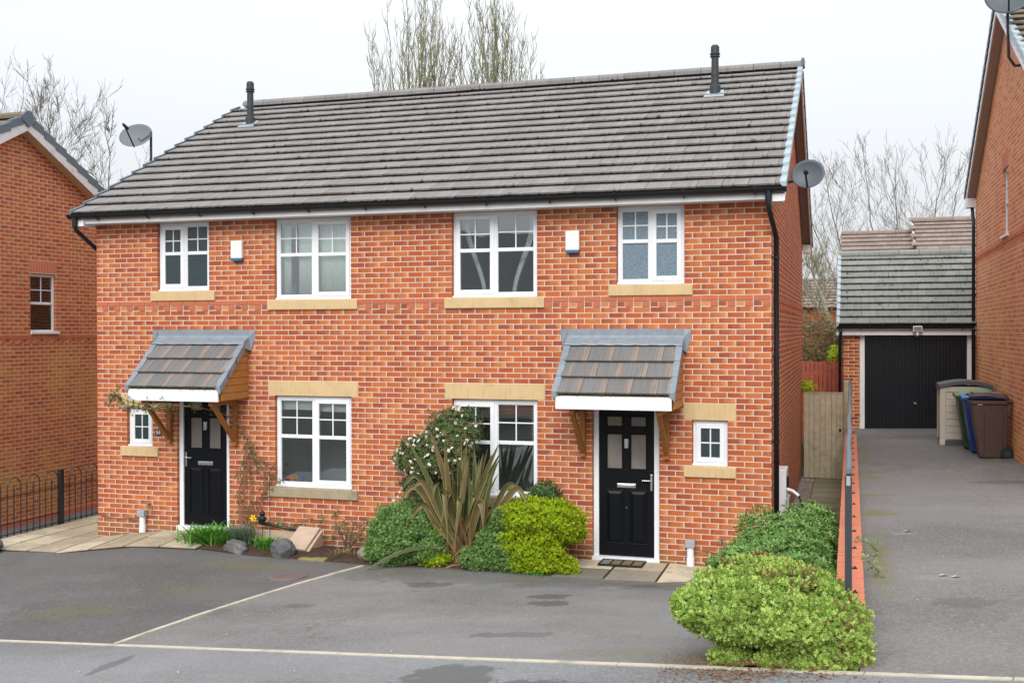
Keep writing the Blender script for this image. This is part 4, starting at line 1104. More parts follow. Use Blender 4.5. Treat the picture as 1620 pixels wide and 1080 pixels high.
m = MB(); m.poly([(XV+.028, RL-.16, zt+.02), (XV+.028, RL-.13, zt-.10), (XV+.028, RL, zt-.19), (XV+.028, RL+.13, zt-.10), (XV+.028, RL+.16, zt+.02), (XV+.028, RL+.06, zt+.11), (XV+.028, RL-.06, zt+.11)], (-.05, 0, 0)); m.build('ridge_end_cap', 'verge_dark', lh, bevel=.006)
for mir in (0, 1):
    f = (lambda y: 2*RL-y) if mir else (lambda y: y)
    m = MB(); m.poly([(XV-.03, f(YLE), ZLE-.02), (XV-.03, RL+(.001 if mir else -.001), zt-.03), (XV-.03, RL+(.001 if mir else -.001), zt-.25), (XV-.03, f(YLE), ZLE-.23)], (.02, 0, 0)); m.build('barge_board', 'white_flaking', lh)
    m = MB(); m.poly([(XL+.004, f(YLE), ZLE-.21), (XL+.004, RL, zt-.23), (XL+.004, RL, zt-.245), (XL+.004, f(YLE), ZLE-.225)], (XV-.032-XL, 0, 0)); m.build('verge_soffit', 'stone_buff', lh)
def lsg(u, v):
    y = yK(u)+(12-yK(u))*v; t = min(1, max(0, (y-yK(u))/(-1.2-yK(u)))); t = t*t*(3-2*t)
    return (u, y, zK(u)+(-.47-zK(u))*t)
sheet('left_side_ground', ls(-12, -1.70, 16), ls(0, 1, 60), lsg, 'tarmac_left')
Wf = Wall(lh, 'brick_left', (XL-9, RL-HL, 0), 0, 3.075); Wf.P.limit = 0; Wf.fill(-52, 22, 0, 8.89); Wf.P.finish()
m = MB(); m.box(XL, XL+.03, RL-HL, RL+HL, -.47, -.36); m.build('plinth', 'brick_coping', lh)

# ------------------------------------------------------------------ right neighbour
XR = 13.8
rh = thing('detached_house', 'orange brick house at the right edge with brown soffit and narrow gable window', 'house', (XR+4, 5.3, 1.0))
RR, HR = 5.3, 4.72; zrr = lambda y: 8.60-TAN*abs(y-RR)
wr = (-5.86, -5.13, 4.74, 5.90)
Wr = Wall(rh, 'brick_right', (XR, 0, 0), -math.pi/2, 4.66, .4)
Wr.fill(-50, 52, -(RR+HR), -(RR-HR), [wr, (-5.88, -5.11, 5.90, 6.15)], band=0, clip=lambda u, z: z < zrr(-u)-.10)
Wr.P.finish()
Tr = T4((XR, 0, 0), -math.pi/2)
m = MB(); ZRE = zrr(RR+HR)
core_grid(m, -(RR+HR)+.01, -(RR-HR)-.01, .8, ZRE-.1, [wr], .0012, .3, Tr)
m.poly([(XR+.0012, RR-HR+.01, ZRE-.1), (XR+.0012, RR, zrr(RR)-.1), (XR+.0012, RR+HR-.01, ZRE-.1)], (.3, 0, 0))
for y0, y1 in ((RR-HR+.01, RR-HR+.3), (RR+HR-.3, RR+HR-.01)): m.box(XR+.3, XR+8, y0, y1, .6, ZRE-.1)
m.box(XR+7.7, XR+8, RR-HR+.3, RR+HR-.3, .6, ZRE-.1); m.build('mortar_wall', 'mortar_right', rh)
fw = Wall(rh, 'brick_right', (XR, RR-HR, 0), 0, 4.66); fw.P.limit = 0; fw.fill(-50, 17, .1, 8); fw.P.finish()
m = MB(); m.box(XR+2, XR+2.1, 4, 7, 4.2, 6.2); m.box(XR+.31, XR+2, 4, 4.1, 4.2, 6.2); m.box(XR+.31, XR+2, 6.9, 7, 4.2, 6.2); m.box(XR+.31, XR+2.1, 4, 7, 4.1, 4.2); m.box(XR+.31, XR+2.1, 4, 7, 6.2, 6.3); m.build('room_lining', 'room', rh)
sash_window(rh, wr, Tr)
P = Pieces(rh, 'brick', 'brick_coping'); B = T4((XR, 0, 0), -math.pi/2); x = -5.87
while x < -5.12:
    v = random.randrange(10); P.put(('sol', v), (lambda v=v: (np.array([(0, 0, 0), (.065, 0, 0), (.065, .1, 0), (0, .1, 0), (0, 0, .22), (.065, 0, .22), (.065, .1, .22), (0, .1, .22)], float), OPENF, np.tile(((v+.5)/10, .5, 0.), (8, 1)))), B@T4((x, -.003, 5.92)), .0143, (-1, 0, 0)); x += .075
P.finish()
XW = XR-.20; YRE = RR-HR-.34; ZR0 = zrr(YRE)+.03
m = MB(); zt2 = zrr(RR)+.04
m.poly([(XW+.03, YRE, ZR0), (XW+.03, RR, zt2), (XW+.03, RR, zt2-.06), (XW+.03, YRE, ZR0-.06)], (8.5, 0, 0)); m.poly([(XW+.03, 2*RR-YRE, ZR0), (XW+.03, 2*RR-YRE, ZR0-.06), (XW+.03, RR+.001, zt2-.06), (XW+.03, RR+.001, zt2)], (8.5, 0, 0))
m.build('roof', 'tile_left', rh)
roof_tiles(rh, 'tile_left', XW+.06, XW+6, YRE-.02, ZR0+.02, TAN, 16, g=.347, limit=60, last=.8)
for mir in (None, RR): verge(rh, 'verge_dark' if mir else 'verge_light', XW, -1, YRE-.02, ZR0+.02, TAN, 16, g=.352, mirror_y=mir, w_=.09, h=.13)
ridge(rh, XW+.02, XW+8, RR, zt2+.05, 'tile_left')
for mir in (0, 1):
    f = (lambda y: 2*RR-y) if mir else (lambda y: y)
    m = MB(); m.poly([(XW+.025, f(YRE), ZR0-.02), (XW+.025, RR+(.001 if mir else -.001), zt2-.03), (XW+.025, RR+(.001 if mir else -.001), zt2-.22), (XW+.025, f(YRE), ZR0-.20)], (.02, 0, 0)); m.build('barge_board', 'fascia_white', rh)
    m = MB(); m.poly([(XW+.046, f(YRE), ZR0-.19), (XW+.046, RR, zt2-.21), (XW+.046, RR, zt2-.225), (XW+.046, f(YRE), ZR0-.205)], (XR-XW-.05, 0, 0)); m.build('verge_soffit', 'soffit_brown', rh)
m = MB(); m.box(XW+.026, XR-.003, RR+HR-.0, RR+HR+.32, ZR0-.24, ZR0-.05); m.build('eaves_box', 'fascia_white', rh, bevel=.003)
downpipe(rh, [(XR-.06, RR+HR+.1, ZR0-.2), (XR-.06, RR+HR+.08, ZR0-.3), (XR-.055, RR+HR-.08, ZR0-.55), (XR-.055, RR+HR-.1, ZR0-.65), (XR-.055, RR+HR-.1, 1.1)], clips=[(XR-.055, RR+HR-.1, z) for z in (4.9, 3.9, 2.8, 1.9)], dirn=(1, 0))

# ------------------------------------------------------------------ garage
gar = thing('garage', 'brick garage with grey tiled roof and black ribbed up-and-over door', 'garage', (12.5, 12, 1.0))
GY = 10.1; GX0, GX1 = 11.17, 14.4
Wg = Wall(gar, 'brick_garage', (GX0, GY, 0), 0, 3.0)
gd = (11.505-GX0, 13.745-GX0, .9, 3.15)
Wg.fill(-28, 1, 0, GX1-GX0, [gd], clip=None); Wg.P.finish()
m = MB(); core_grid(m, GX0+.006, GX1, .6, 3.1, [(11.505, 13.745, .5, 3.2)], GY+.003, GY+.3)
m.box(GX0+.006, GX0+.25, GY+.3, 16, .2, 3.12); m.box(GX1-.25, GX1, GY+.3, 16, .2, 3.1); m.box(GX0+.25, GX1-.25, 15.7, 15.95, .2, 3.1)
m.poly([(GX0+.006, GY+.006, 3.0), (GX0+.006, 13.05, 4.75), (GX0+.006, 15.95, 3.0)], (.2, 0, 0))
m.build('mortar_wall', 'mortar_right', gar)
Wg2 = Wall(gar, 'brick_garage', (GX0, GY, 0), -math.pi/2, 3.0); Wg2.P.limit = 0; Wg2.fill(-30, 1, -5.8, -.11); Wg2.P.finish()
m = MB(); m.box(11.507, 11.607, GY+.01, GY+.10, 1.04, 3.06); m.box(13.643, 13.743, GY+.01, GY+.10, 1.04, 3.06); m.box(11.507, 13.743, GY+.012, GY+.10, 3.061, 3.12); m.build('door_frame', 'fascia_white', gar, bevel=.003)
# ribbed steel door
m = MB(); x = 11.61; n = 30; w_ = (13.64-11.61)/n; prof = []
for i in range(n):
    prof += [(x, GY+.082), (x+w_*.30, GY+.082), (x+w_*.42, GY+.055), (x+w_*.86, GY+.055)]; x += w_
prof += [(13.64, GY+.075), (13.64, GY+.11), (11.61, GY+.11)]
m.poly([(p, q_, 1.085) for p, q_ in prof], (0, 0, 1.93)); gdo = m.build('garage_door', 'garage_black', gar)
m = MB(); m.box(11.61, 13.64, GY+.045, GY+.10, 3.016, 3.058); m.box(11.61, 13.64, GY+.045, GY+.10, 1.05, 1.084); m.build('door_rail', 'garage_black', gdo)
m = MB(); m.tube([(12.62, GY+.05, 1.62), (12.62, GY+.02, 1.62)], .022, 10); m.tube([(12.60, GY+.02, 1.62), (12.66, GY+.02, 1.60)], .008, 6); m.build('door_handle', 'chrome', gdo)
m = MB(); m.box(11.03, GX1-.5, 9.96, 9.985, 3.06, 3.21); m.build('fascia', 'fascia_white', gar)
m = MB(); m.box(11.03, GX1-.6, 9.986, GY-.002, 3.062, 3.072); m.build('soffit', 'fascia_white', gar)
gutter(gar, 11.02, 13.76, 9.90, 3.245, r=.055, br=1.0)
m = MB(); gt = .53
m.poly([(11.05, 9.88, 3.24), (11.05, 13.05, 3.24+gt*3.17), (11.05, 13.05, 3.18+gt*3.17), (11.05, 9.88, 3.18)], (3.6, 0, 0)); m.poly([(11.05, 16.2, 3.24), (11.05, 16.2, 3.18), (11.05, 13.051, 3.18+gt*3.17), (11.05, 13.051, 3.24+gt*3.17)], (3.6, 0, 0)); m.build('roof', 'tile_garage', gar)
roof_tiles(gar, 'tile_garage', 11.10, 14.6, 9.85, 3.275, gt, 11, g=.328, W=.30, last=.9)
verge(gar, 'verge_light', 11.03, -1, 9.85, 3.275, gt, 11, g=.328, w_=.075)
ridge(gar, 11.06, 14.6, 13.05, 3.275+gt*3.2+.04, 'tile_garage')
th = math.atan(gt); butt_moss_shade(gar, 11.08, 14.0, 9.85, 3.275, gt, 11, .328)
mo = MB()
for _ in range(150):
    s_ = random.uniform(0, 3.6); y = 9.85+s_*math.cos(th); z = 3.275+s_*math.sin(th)+.036; x = random.uniform(11.15, 13.9); r = abs(random.gauss(.010, .008))+.005
    mo.add([(x-r*1.3, y, z), (x+r*1.3, y, z), (x, y-r, z-.3*r), (x, y+r*.9, z+r*.5), (x, y, z+r*.6)], [(0, 2, 4), (2, 1, 4), (1, 3, 4), (3, 0, 4)])
mo.build('roof_lichen', 'moss', gar, kind='stuff')
downpipe(gar, [(11.12, 9.9, 3.2), (11.12, 9.9, 3.1), (11.10, 10.02, 2.95), (11.10, 10.04, .3)], clips=[(11.10, 10.04, 2.4), (11.10, 10.04, 1.6)], dirn=(1, 0))

# houses behind
def back_house(name_label, x0, x1, ye, yr, ze, zr_, mat, g, Wt, limit, step=None):
    root = thing('detached_house', name_label, 'house', ((x0+x1)/2, yr, -.6))
    m = MB(); m.box(x0+.2, x1-.2, ye+.4, 2*yr-ye-.4, -.7, ze); m.build('wall', 'brick_left', root)
    tan = (zr_-ze)/(yr-ye)
    m = MB(); m.poly([(x0, ye, ze), (x0, yr, zr_), (x0, 2*yr-ye, ze)], (x1-x0, 0, 0)); m.build('roof', mat, root)
    th = math.atan(tan); rows = int(math.hypot(zr_-ze, yr-ye)/g)
    roof_tiles(root, mat, x0+.02, x1-.02, ye-.02, ze+.02, tan, rows, g=g, W=Wt, limit=limit)
    ridge(root, x0, x1, yr, zr_+.05, mat, w_=.15)
    return root, tan
bh, tn = back_house('house beyond the garage with two-level brown tiled roof', 11.0, 20, 21, 26, 3.9, 6.55, 'tile_brown', .345, .33, 300)
m = MB(); m.poly([(13.4, 21.4, 4.1+.35), (13.4, 26, 6.92), (13.4, 30.6, 4.45)], (7, 0, 0)); up = m.build('upper_roof', 'tile_brown', bh)
P = Pieces(up, 'roof_tile', 'tile_brown', 150); th = math.atan(tn)
for k in range(16):
    y = 21.4+k*.345*math.cos(th); z = 4.48+k*.345*math.sin(th); x = 13.42-(.165 if k % 2 else 0)
    while x < 17:
        v = random.randrange(10); P.put(('t', .33, .415, v, .6), tile_shape(.33, .415, (v+.5)/10, .6), T4((x, y, z), 0, th), .11, (0, -.4, .9)); x += .33
P.finish()
ridge(bh, 13.35, 18, 26, 6.98, 'tile_brown')
m = MB(); m.poly([(13.34, 24.5, 6.0), (13.34, 26, 6.9), (13.34, 27.5, 6.0)], (.05, 0, 0)); m.build('barge_board', 'fascia_white', bh)
back_house('distant bungalow with grey-brown tiled roof seen between the house and the garage', 4.5, 10.95, 40, 43.5, 4.2, 5.7, 'tile_brown', .4, .4, 40)
# the house across the street (behind the camera; it shows in the window glass)
op = thing('detached_house', 'plain house across the street whose dark roof is mirrored in the upper windows', 'house', (-2, -30, -1))
m = MB(); m.box(-8, 4, -36, -27, -2, 4.2); m.build('wall', 'brick_left', op)
m = MB(); m.poly([(-8.4, -26.5, 4.1), (-8.4, -31.5, 7.4), (-8.4, -36.5, 4.1)], (12.8, 0, 0)); m.build('roof', 'tile_main', op)
# ------------------------------------------------------------------ vegetation helpers
def cloud(name, mat, parent, V, F, A, kind=None, smooth=False):
    me = mesh_from(V, F, A, mat, smooth=smooth); me.name = name
    o = bpy.data.objects.new(name, me); COL.objects.link(o)
    if parent is not None: attach(o, parent)
    if kind: o['kind'] = kind
    return o
def leaf_tmpl(n, L, Wd, pitch, tiers=1, jit=.15, fold=.0, seed=0):
    """whorls of rhombic leaves round local z"""
    g = np.random.default_rng(seed); V = []; F = []; U = []
    for t in range(tiers):
        for i in range(n):
            a = 2*math.pi*(i+.5*(t % 2))/n+g.normal(0, jit); p = pitch+t*.45+g.normal(0, jit); l = L*(1-.22*t)*(1+g.normal(0, .12))
            d = np.array([math.cos(a)*math.cos(p), math.sin(a)*math.cos(p), math.sin(p)]); s_ = np.array([-math.sin(a), math.cos(a), 0]); up = np.cross(d, -s_)
            b = np.array([0, 0, t*L*.35]); k = len(V)
            V += [b, b+d*l*.5+s_*Wd/2+up*fold, b+d*l-up*l*.12, b+d*l*.5-s_*Wd/2+up*fold]; F.append((k, k+1, k+2, k+3)); U += [0, .6, 1, .6]
    return np.array(V), np.array(F), np.array(U)
def place(tm, P, N, S_, r=None, g=RNG, spin=None):
    V0, F0, U0 = tm; n = len(P); m = len(V0)
    N = N/(np.linalg.norm(N, axis=1)[:, None]+1e-9)
    ref = np.where(np.abs(N[:, 2:3]) < .9, np.array([[0, 0, 1.]]), np.array([[1., 0, 0]]))
    X = np.cross(N, ref); X /= np.linalg.norm(X, axis=1)[:, None]; Y = np.cross(N, X)
    a = g.uniform(0, 2*math.pi, n) if spin is None else spin
    X2 = X*np.cos(a)[:, None]+Y*np.sin(a)[:, None]; Y2 = -X*np.sin(a)[:, None]+Y*np.cos(a)[:, None]
    V = P[:, None]+S_[:, None, None]*(V0[None, :, 0:1]*X2[:, None]+V0[None, :, 1:2]*Y2[:, None]+V0[None, :, 2:3]*N[:, None])
    F = (F0[None]+(np.arange(n)*m)[:, None, None]).reshape(-1, F0.shape[1])
    r = g.uniform(0, 1, n) if r is None else r
    A = np.stack([np.repeat(r, m), np.tile(U0, n), np.full(n*m, .5)], 1)
    return V.reshape(-1, 3), F, A
def blob_pts(blobs, n, shell=.2, lump=.07, freq=9, g=RNG, zmin=-9, keep=.82, upb=.25, flat=0):
    B = np.array(blobs, float); ar = (B[:, 3]*B[:, 4]*B[:, 5])**(2/3); ar /= ar.sum()
    Ps, Ns = [], []; got = 0
    while got < n:
        k = n*2; i = g.choice(len(B), k, p=ar); d = g.normal(size=(k, 3)); d /= np.linalg.norm(d, axis=1)[:, None]
        c = B[i, :3]; R = B[i, 3:6]
        q = c*freq+d*R*freq
        lm = 1+lump*(np.sin(q[:, 0]*1.3+q[:, 2]*.9)+np.sin(q[:, 1]*1.7-q[:, 0]*.6)+np.sin(q[:, 2]*2.1+q[:, 1]))*.6+g.normal(0, lump*.55, k)
        q2 = c*freq*.37+d*R*freq*.37; lm = lm+lump*.9*np.sin(q2[:, 0]*1.9+q2[:, 1]*1.1)*np.sin(q2[:, 2]*2.3-q2[:, 0]*.8)
        lm = lm+(g.uniform(0, 1, k) < .03)*g.uniform(.03, .13, k)
        rad = lm*(1-shell*g.uniform(0, 1, k)**1.6)
        P = c+d*R*rad[:, None]; Nn = d/R; Nn /= np.linalg.norm(Nn, axis=1)[:, None]
        ok = P[:, 2] > zmin
        for j in range(len(B)):
            e = np.sqrt((((P-B[j, :3])/B[j, 3:6])**2).sum(1)); ok &= (e > keep) | (i == j)
        Ps.append(P[ok]); Ns.append(Nn[ok]); got += ok.sum()
    P = np.vstack(Ps)[:n]; N = np.vstack(Ns)[:n]+[0, 0, upb]+g.normal(0, .28, (n, 3)); return P, N
class Segs:
    def __init__(s): s.a = []; s.b = []; s.r = []; s.q = []
    def add(s, p, q, r0, r1): s.a.append(p); s.b.append(q); s.r.append(r0); s.q.append(r1)
    def obj(s, name, mat, parent, k=3, kind=None):
        A_, B_ = np.array(s.a), np.array(s.b); d = B_-A_; d /= np.linalg.norm(d, axis=1)[:, None]+1e-9
        ref = np.where(np.abs(d[:, 2:3]) < .9, np.array([[0, 0, 1.]]), np.array([[1., 0, 0]])); X = np.cross(d, ref); X /= np.linalg.norm(X, axis=1)[:, None]; Y = np.cross(d, X)
        n = len(A_); V = np.zeros((n, 2*k, 3)); R, Q = np.array(s.r)[:, None], np.array(s.q)[:, None]
        for j in range(k):
            c, w_ = math.cos(2*math.pi*j/k), math.sin(2*math.pi*j/k)
            V[:, j] = A_+R*(c*X+w_*Y); V[:, k+j] = B_+Q*(c*X+w_*Y)
        F0 = np.array([(j, (j+1) % k, k+(j+1) % k, k+j) for j in range(k)])
        F = (F0[None]+(np.arange(n)*2*k)[:, None, None]).reshape(-1, 4)
        return cloud(name, mat, parent, V.reshape(-1, 3), F, np.full((n*2*k, 3), .5), kind)
def grow(sg, tw, p, d, L, r, depth, sp_, up, rnd, nch=(2, 4), sub=3, shrink=.72, minr=.003, bend=.12):
    """recursive bare branching; thick segments to sg, thin ones to tw"""
    d = np.array(d, float); d /= np.linalg.norm(d); p = np.array(p, float); pts = [p]
    for i in range(sub):
        d = d+np.array([rnd.gauss(0, bend), rnd.gauss(0, bend), rnd.gauss(0, bend*.5)+up*.12]); d /= np.linalg.norm(d)
        q = p+d*L/sub; r1 = max(minr, r*(1-.30*(i+1)/sub)); (sg if r > .02 else tw).add(p, q, max(minr, r*(1-.30*i/sub)), r1); p = q; pts.append(p)
    if depth == 0: return
    for c in range(rnd.randint(*nch)):
        t = rnd.uniform(.35, 1) if c else 1; k = min(sub, int(t*sub)); b = pts[k] if k < len(pts) else p
        ax = np.array([rnd.gauss(0, 1), rnd.gauss(0, 1), rnd.gauss(0, .4)]); ax -= ax@d*d; ax /= np.linalg.norm(ax)+1e-9
        a = sp_*rnd.uniform(.5, 1.3)*(.5 if c == 0 else 1)
        nd = d*math.cos(a)+ax*math.sin(a)+np.array([0, 0, up*.3])
        grow(sg, tw, b, nd, L*shrink*rnd.uniform(.75, 1.15), r*(.72 if c == 0 else .55), depth-1, sp_, up, rnd, nch, sub, shrink, minr, bend)
def bare_tree(name, label, base, stems, mat, seed, group=None, **k):
    rnd = random.Random(seed); t = thing(name, label, 'tree', base, group)
    sg, tw = Segs(), Segs()
    for (dx, dy, dirn, L, r, depth) in stems:
        grow(sg, tw, np.array(base)+[dx, dy, 0], dirn, L, r, depth, k.get('sp_', .5), k.get('up', .2), rnd, k.get('nch', (2, 4)), k.get('sub', 3), k.get('shrink', .72), k.get('minr', .006), k.get('bend', .12))
    sg.obj('trunk', mat, t, 6); tw.obj('crown', mat, t, 3)
    return t

# background trees --------------------------------------------------
def poplar(label, cx, cy, ztop, wid, n, seed, group):
    rnd = random.Random(seed); t = thing('poplar_tree', label, 'tree', (cx, cy, -.6), group); sg, tw = Segs(), Segs()
    zb = 5.0; sg.add((cx, cy, -.6), (cx, cy, zb), .22, .17)
    for i in range(n):
        a = rnd.uniform(0, 6.28); rr = wid*math.sqrt(rnd.random()); h = ztop-(rr/wid)**2*2.6-rnd.uniform(0, 1.1)
        tip = np.array([cx+rr*math.cos(a), cy+rr*math.sin(a)*.6, h]); p = np.array([cx, cy, zb+rnd.uniform(-.5, 1.2)]); N = 16; pr = p
        for j in range(1, N+1):
            s_ = j/N; q = np.array([p[0]+(tip[0]-p[0])*s_**.75, p[1]+(tip[1]-p[1])*s_**.75, p[2]+(tip[2]-p[2])*s_])+np.array([rnd.gauss(0, .05), rnd.gauss(0, .05), 0])
            r0, r1 = .040*(1-s_)**.8+.008, .040*(1-s_-1/N if s_ < 1 else 0)**.8+.008 if s_ < .99 else .007
            (sg if s_ < .4 else tw).add(pr, q, r0, float(np.real(r1)))
            if s_ > .28:
                for _ in range(rnd.choice((1, 2, 3, 3))):
                    b = rnd.uniform(0, 6.28); L = rnd.uniform(.35, 1.15)*(1.25-s_*.7); e = pr+(q-pr)*rnd.random()
                    m_ = e+np.array([math.cos(b)*.28*L, math.sin(b)*.28*L, .45*L]); f = m_+np.array([math.cos(b)*.10*L, math.sin(b)*.10*L, .55*L])+np.array([rnd.gauss(0, .04), rnd.gauss(0, .04), 0])
                    tw.add(e, m_, .009, .008); tw.add(m_, f, .008, .005)
                    for _ in range(rnd.choice((0, 1, 2))):
                        b2 = rnd.uniform(0, 6.28); g_ = e+(m_-e)*rnd.random(); L2 = L*.4; h_ = g_+np.array([math.cos(b2)*.35*L2, math.sin(b2)*.35*L2, .8*L2]); tw.add(g_, h_, .007, .005)
            pr = q
    sg.obj('trunk', 'bark_poplar', t, 6); tw.obj('crown', 'bark_poplar', t, 3)
poplar('bare multi-stemmed tree rising behind the left part of the roof ridge', -2.9, 20, 15.3, 1.9, 50, 3, 'bare trees behind the ridge')
poplar('bare upright tree rising behind the ridge, right of its bigger neighbour', -.25, 20.5, 15.3, 1.5, 44, 4, 'bare trees behind the ridge')
poplar('lowest of the bare trees behind the ridge, its top just above the tiles', 1.3, 20, 13.2, .9, 20, 5, 'bare trees behind the ridge')
def leader_tree(name, label, base, leaders, mat, seed, group=None, dens=26, f0=.32, Lb=.36, ang=.85, minr=.0045, r0=.07, sub_depth=3, up=.3, nch=(3, 5), sub=3, shrink=.55, bend=.10):
    """bare tree: each leader is a tapering stem with side branches that carry finer twigs"""
    rnd = random.Random(seed); t = thing(name, label, 'tree', base, group); sg, tw = Segs(), Segs()
    for (dx, dy, lx, ly, H, rr) in leaders:
        N = 26; p = np.array(base, float)+[dx, dy, 0]; pts = [p]; wob = np.zeros(2)
        for j in range(1, N+1):
            s_ = j/N; wob += [rnd.gauss(0, .022*H/6), rnd.gauss(0, .02*H/6)]
            q = np.array([base[0]+dx+lx*s_**1.1+wob[0], base[1]+dy+ly*s_+wob[1], base[2]+H*s_])
            ra = rr*(1-(j-1)/N)**.8+minr; rb = rr*(1-s_)**.8+minr; (sg if ra > .02 else tw).add(pts[-1], q, ra, rb); pts.append(q)
        for _ in range(dens):
            s_ = rnd.uniform(f0, .97); j = int(s_*N); a = rnd.uniform(0, 6.283); e = ang*rnd.uniform(.7, 1.2)*(1-.35*s_); L = H*Lb*(1-s_)**.75*rnd.uniform(.6, 1.1)+.12*H*.3
            d = (math.cos(a)*math.sin(e), math.sin(a)*math.sin(e)*.8, math.cos(e))
            grow(sg, tw, pts[j], d, L, max(minr*1.6, rr*(1-s_)*.42), sub_depth, .55, up, rnd, nch, sub, shrink, minr, bend)
    sg.obj('trunk', mat, t, 6); tw.obj('crown', mat, t, 3); return t
leader_tree('bare_tree', 'bare tree with thin twigs behind the gable of the left house', (-11.7, 12, -.6), [(0, 0, .3, 0, 10.9, .07)], 'bark_grey', 12, 'bare trees on the left', dens=24, Lb=.42)
leader_tree('bare_tree', 'bare tree standing behind the left satellite dish', (-8.8, 12, -.6), [(0, 0, .1, 0, 9.9, .055), (0, 0, -1.3, .3, 8.2, .04)], 'bark_grey', 23, 'bare trees on the left', dens=17, Lb=.36)
leader_tree('bare_tree', 'bare tree cut by the left edge of the photo, high above the left house', (-16.6, 14, -.6), [(0, 0, .5, 0, 12.5, .08)], 'bark_grey', 31, 'bare trees on the left', dens=30, Lb=.42)
leader_tree('bare_tree', 'wide bare tree with many stems behind the garage roof', (12.9, 31, -.6), [(-.3, 0, -3.3, 0, 9.6, .055), (-.2, .3, -2.2, .5, 10.4, .06), (0, 0, -1.0, -.4, 10.9, .06), (.1, .3, .1, .4, 11.0, .06), (.3, 0, 1.3, 0, 10.8, .06), (.5, .4, 2.5, 0, 10.2, .055), (.6, 0, 3.6, .3, 9.6, .05), (-.5, .2, -4.4, .3, 8.2, .05)], 'bark_grey', 44, None, dens=10, f0=.42, Lb=.34, ang=.75, minr=.005, sub_depth=3, up=.22, nch=(2, 4), sub=4, shrink=.62, bend=.05)
leader_tree('bare_tree', 'pale tree with a leaning trunk between the brick house and the garage', (11.3, 19, 1.0), [(.1, 0, -1.4, 0, 4.6, .12), (-.3, .3, -1.0, 0, 4.2, .06)], 'bark_pale', 57, None, dens=10, f0=.45, Lb=.4, minr=.006)

# hedge and brambles behind the red fence
def shrub(name, label, cat, mat, blobs, n, tm, size, base, group=None, stems=None, smat='twig', stuff=True, extra=(), **k):
    t = thing(name, label, cat, base, group); P, N = blob_pts(blobs, n, **k); S_ = size*RNG.uniform(.7, 1.25, n)
    V, F, A = place(tm, P, N, S_); cloud('foliage', mat, t, V, F, A)
    if stems: 
        sg = Segs(); rnd = random.Random(len(label))
        for _ in range(stems):
            b = blobs[rnd.randrange(len(blobs))]; d = np.array([rnd.gauss(0, 1), rnd.gauss(0, 1), rnd.gauss(0, 1)]); d /= np.linalg.norm(d)
            e = np.array(b[:3])+d*np.array(b[3:6])*rnd.uniform(.6, .92); p = np.array(base)+[rnd.gauss(0, .05), rnd.gauss(0, .05), 0]; pr = p
            for j in range(1, 6):
                s_ = j/5; q = p+(e-p)*s_+np.array([0, 0, .12*math.sin(s_*3.14)*(1-s_)])+np.array([rnd.gauss(0, .02)]*3)*(1 if j < 5 else 0); sg.add(pr, q, .014*(1-s_)+.005, .014*(1-s_)+.003); pr = q
        sg.obj('stem', smat, t, 4)
    return t
T_SM = leaf_tmpl(4, 1, .45, .5, 1, seed=1)
shrub('bramble_bush', 'tangled brownish bramble thicket above the red fence', 'bush', 'leaf_bramble',
      [(10.4, 14.5, 2.6, 1.3, .8, .9), (9.4, 15, 3.0, 1.3, .8, .9), (11.0, 14.3, 2.4, .7, .6, .7), (10.7, 16, 2.4, 1, .8, 1.4)], 9000, T_SM, .055, (10.3, 14.5, -.6), stems=140, smat='twig', lump=.16, shell=.5, freq=4)
shrub('evergreen_shrub', 'small patch of yellowing leaves over the end of the red fence beside the garage', 'bush', 'leaf_yellow', [(10.95, 13.2, 2.55, .16, .2, .22), (10.35, 9.2, 2.0, .22, .2, .12)], 500, T_SM, .05, (10.9, 13.2, 1.0), stems=12, lump=.2, shell=.6)

# ------------------------------------------------------------------ front garden plants
TH = leaf_tmpl(6, 1, .40, .35, 3, seed=2)       # hebe sprig
TC = leaf_tmpl(5, 1, .40, .35, 3, seed=3)
TL = leaf_tmpl(4, 1, .50, .30, 1, seed=4, fold=.05)
fb = [(10.53, -6.02, 1.08, .46, .50, .26), (10.86, -6.0, 1.12, .46, .55, .27), (10.68, -5.8, 1.24, .36, .4, .17), (11.12, -6.2, 1.03, .34, .44, .24), (10.95, -6.3, 1.06, .34, .34, .19), (11.31, -6.42, .92, .16, .2, .17), (11.25, -6.5, .84, .14, .15, .12), (10.22, -6.10, 1.06, .19, .28, .15)]
fbush = thing('hebe_bush', 'big lime green domed hebe bush in the foreground beside the railing post', 'bush', (10.85, -6.2, .75))
P, N = blob_pts(fb, 19500, shell=.20, lump=.075, freq=21, upb=.35, keep=.88); S_ = .0205*RNG.uniform(.7, 1.25, len(P))
wv = .12*np.sin(P[:, 0]*17)+.12*np.sin(P[:, 1]*13+P[:, 0]*9)
def near(x, y, rx, ry): return (((P[:, 0]-x)/rx)**2+((P[:, 1]-y)/ry)**2+wv*3) < 1
rr_ = RNG.uniform(0, 1, len(P)); up_ = P[:, 2] > 1.12
dead = up_ & ((near(10.72, -5.62, .22, .20) & (rr_ < .8)) | (near(10.40, -5.85, .12, .12) & (rr_ < .55)) | (near(10.92, -6.10, .22, .22) & (rr_ < .42)) | (near(11.10, -5.80, .12, .12) & (rr_ < .6))) | ((P[:, 0] > 11.22) & (rr_ < .16)) | (rr_ < .012)
V, F, A = place(TC, P[~dead], N[~dead], S_[~dead]); cloud('foliage', 'leaf_lime', fbush, V, F, A)
V, F, A = place(TC, P[dead], N[dead], S_[dead]*.9); cloud('dead_foliage', 'leaf_brown', fbush, V, F, A)['label'] = 'dry brown patches on top of the bush'
sg = Segs(); rnd = random.Random(2)
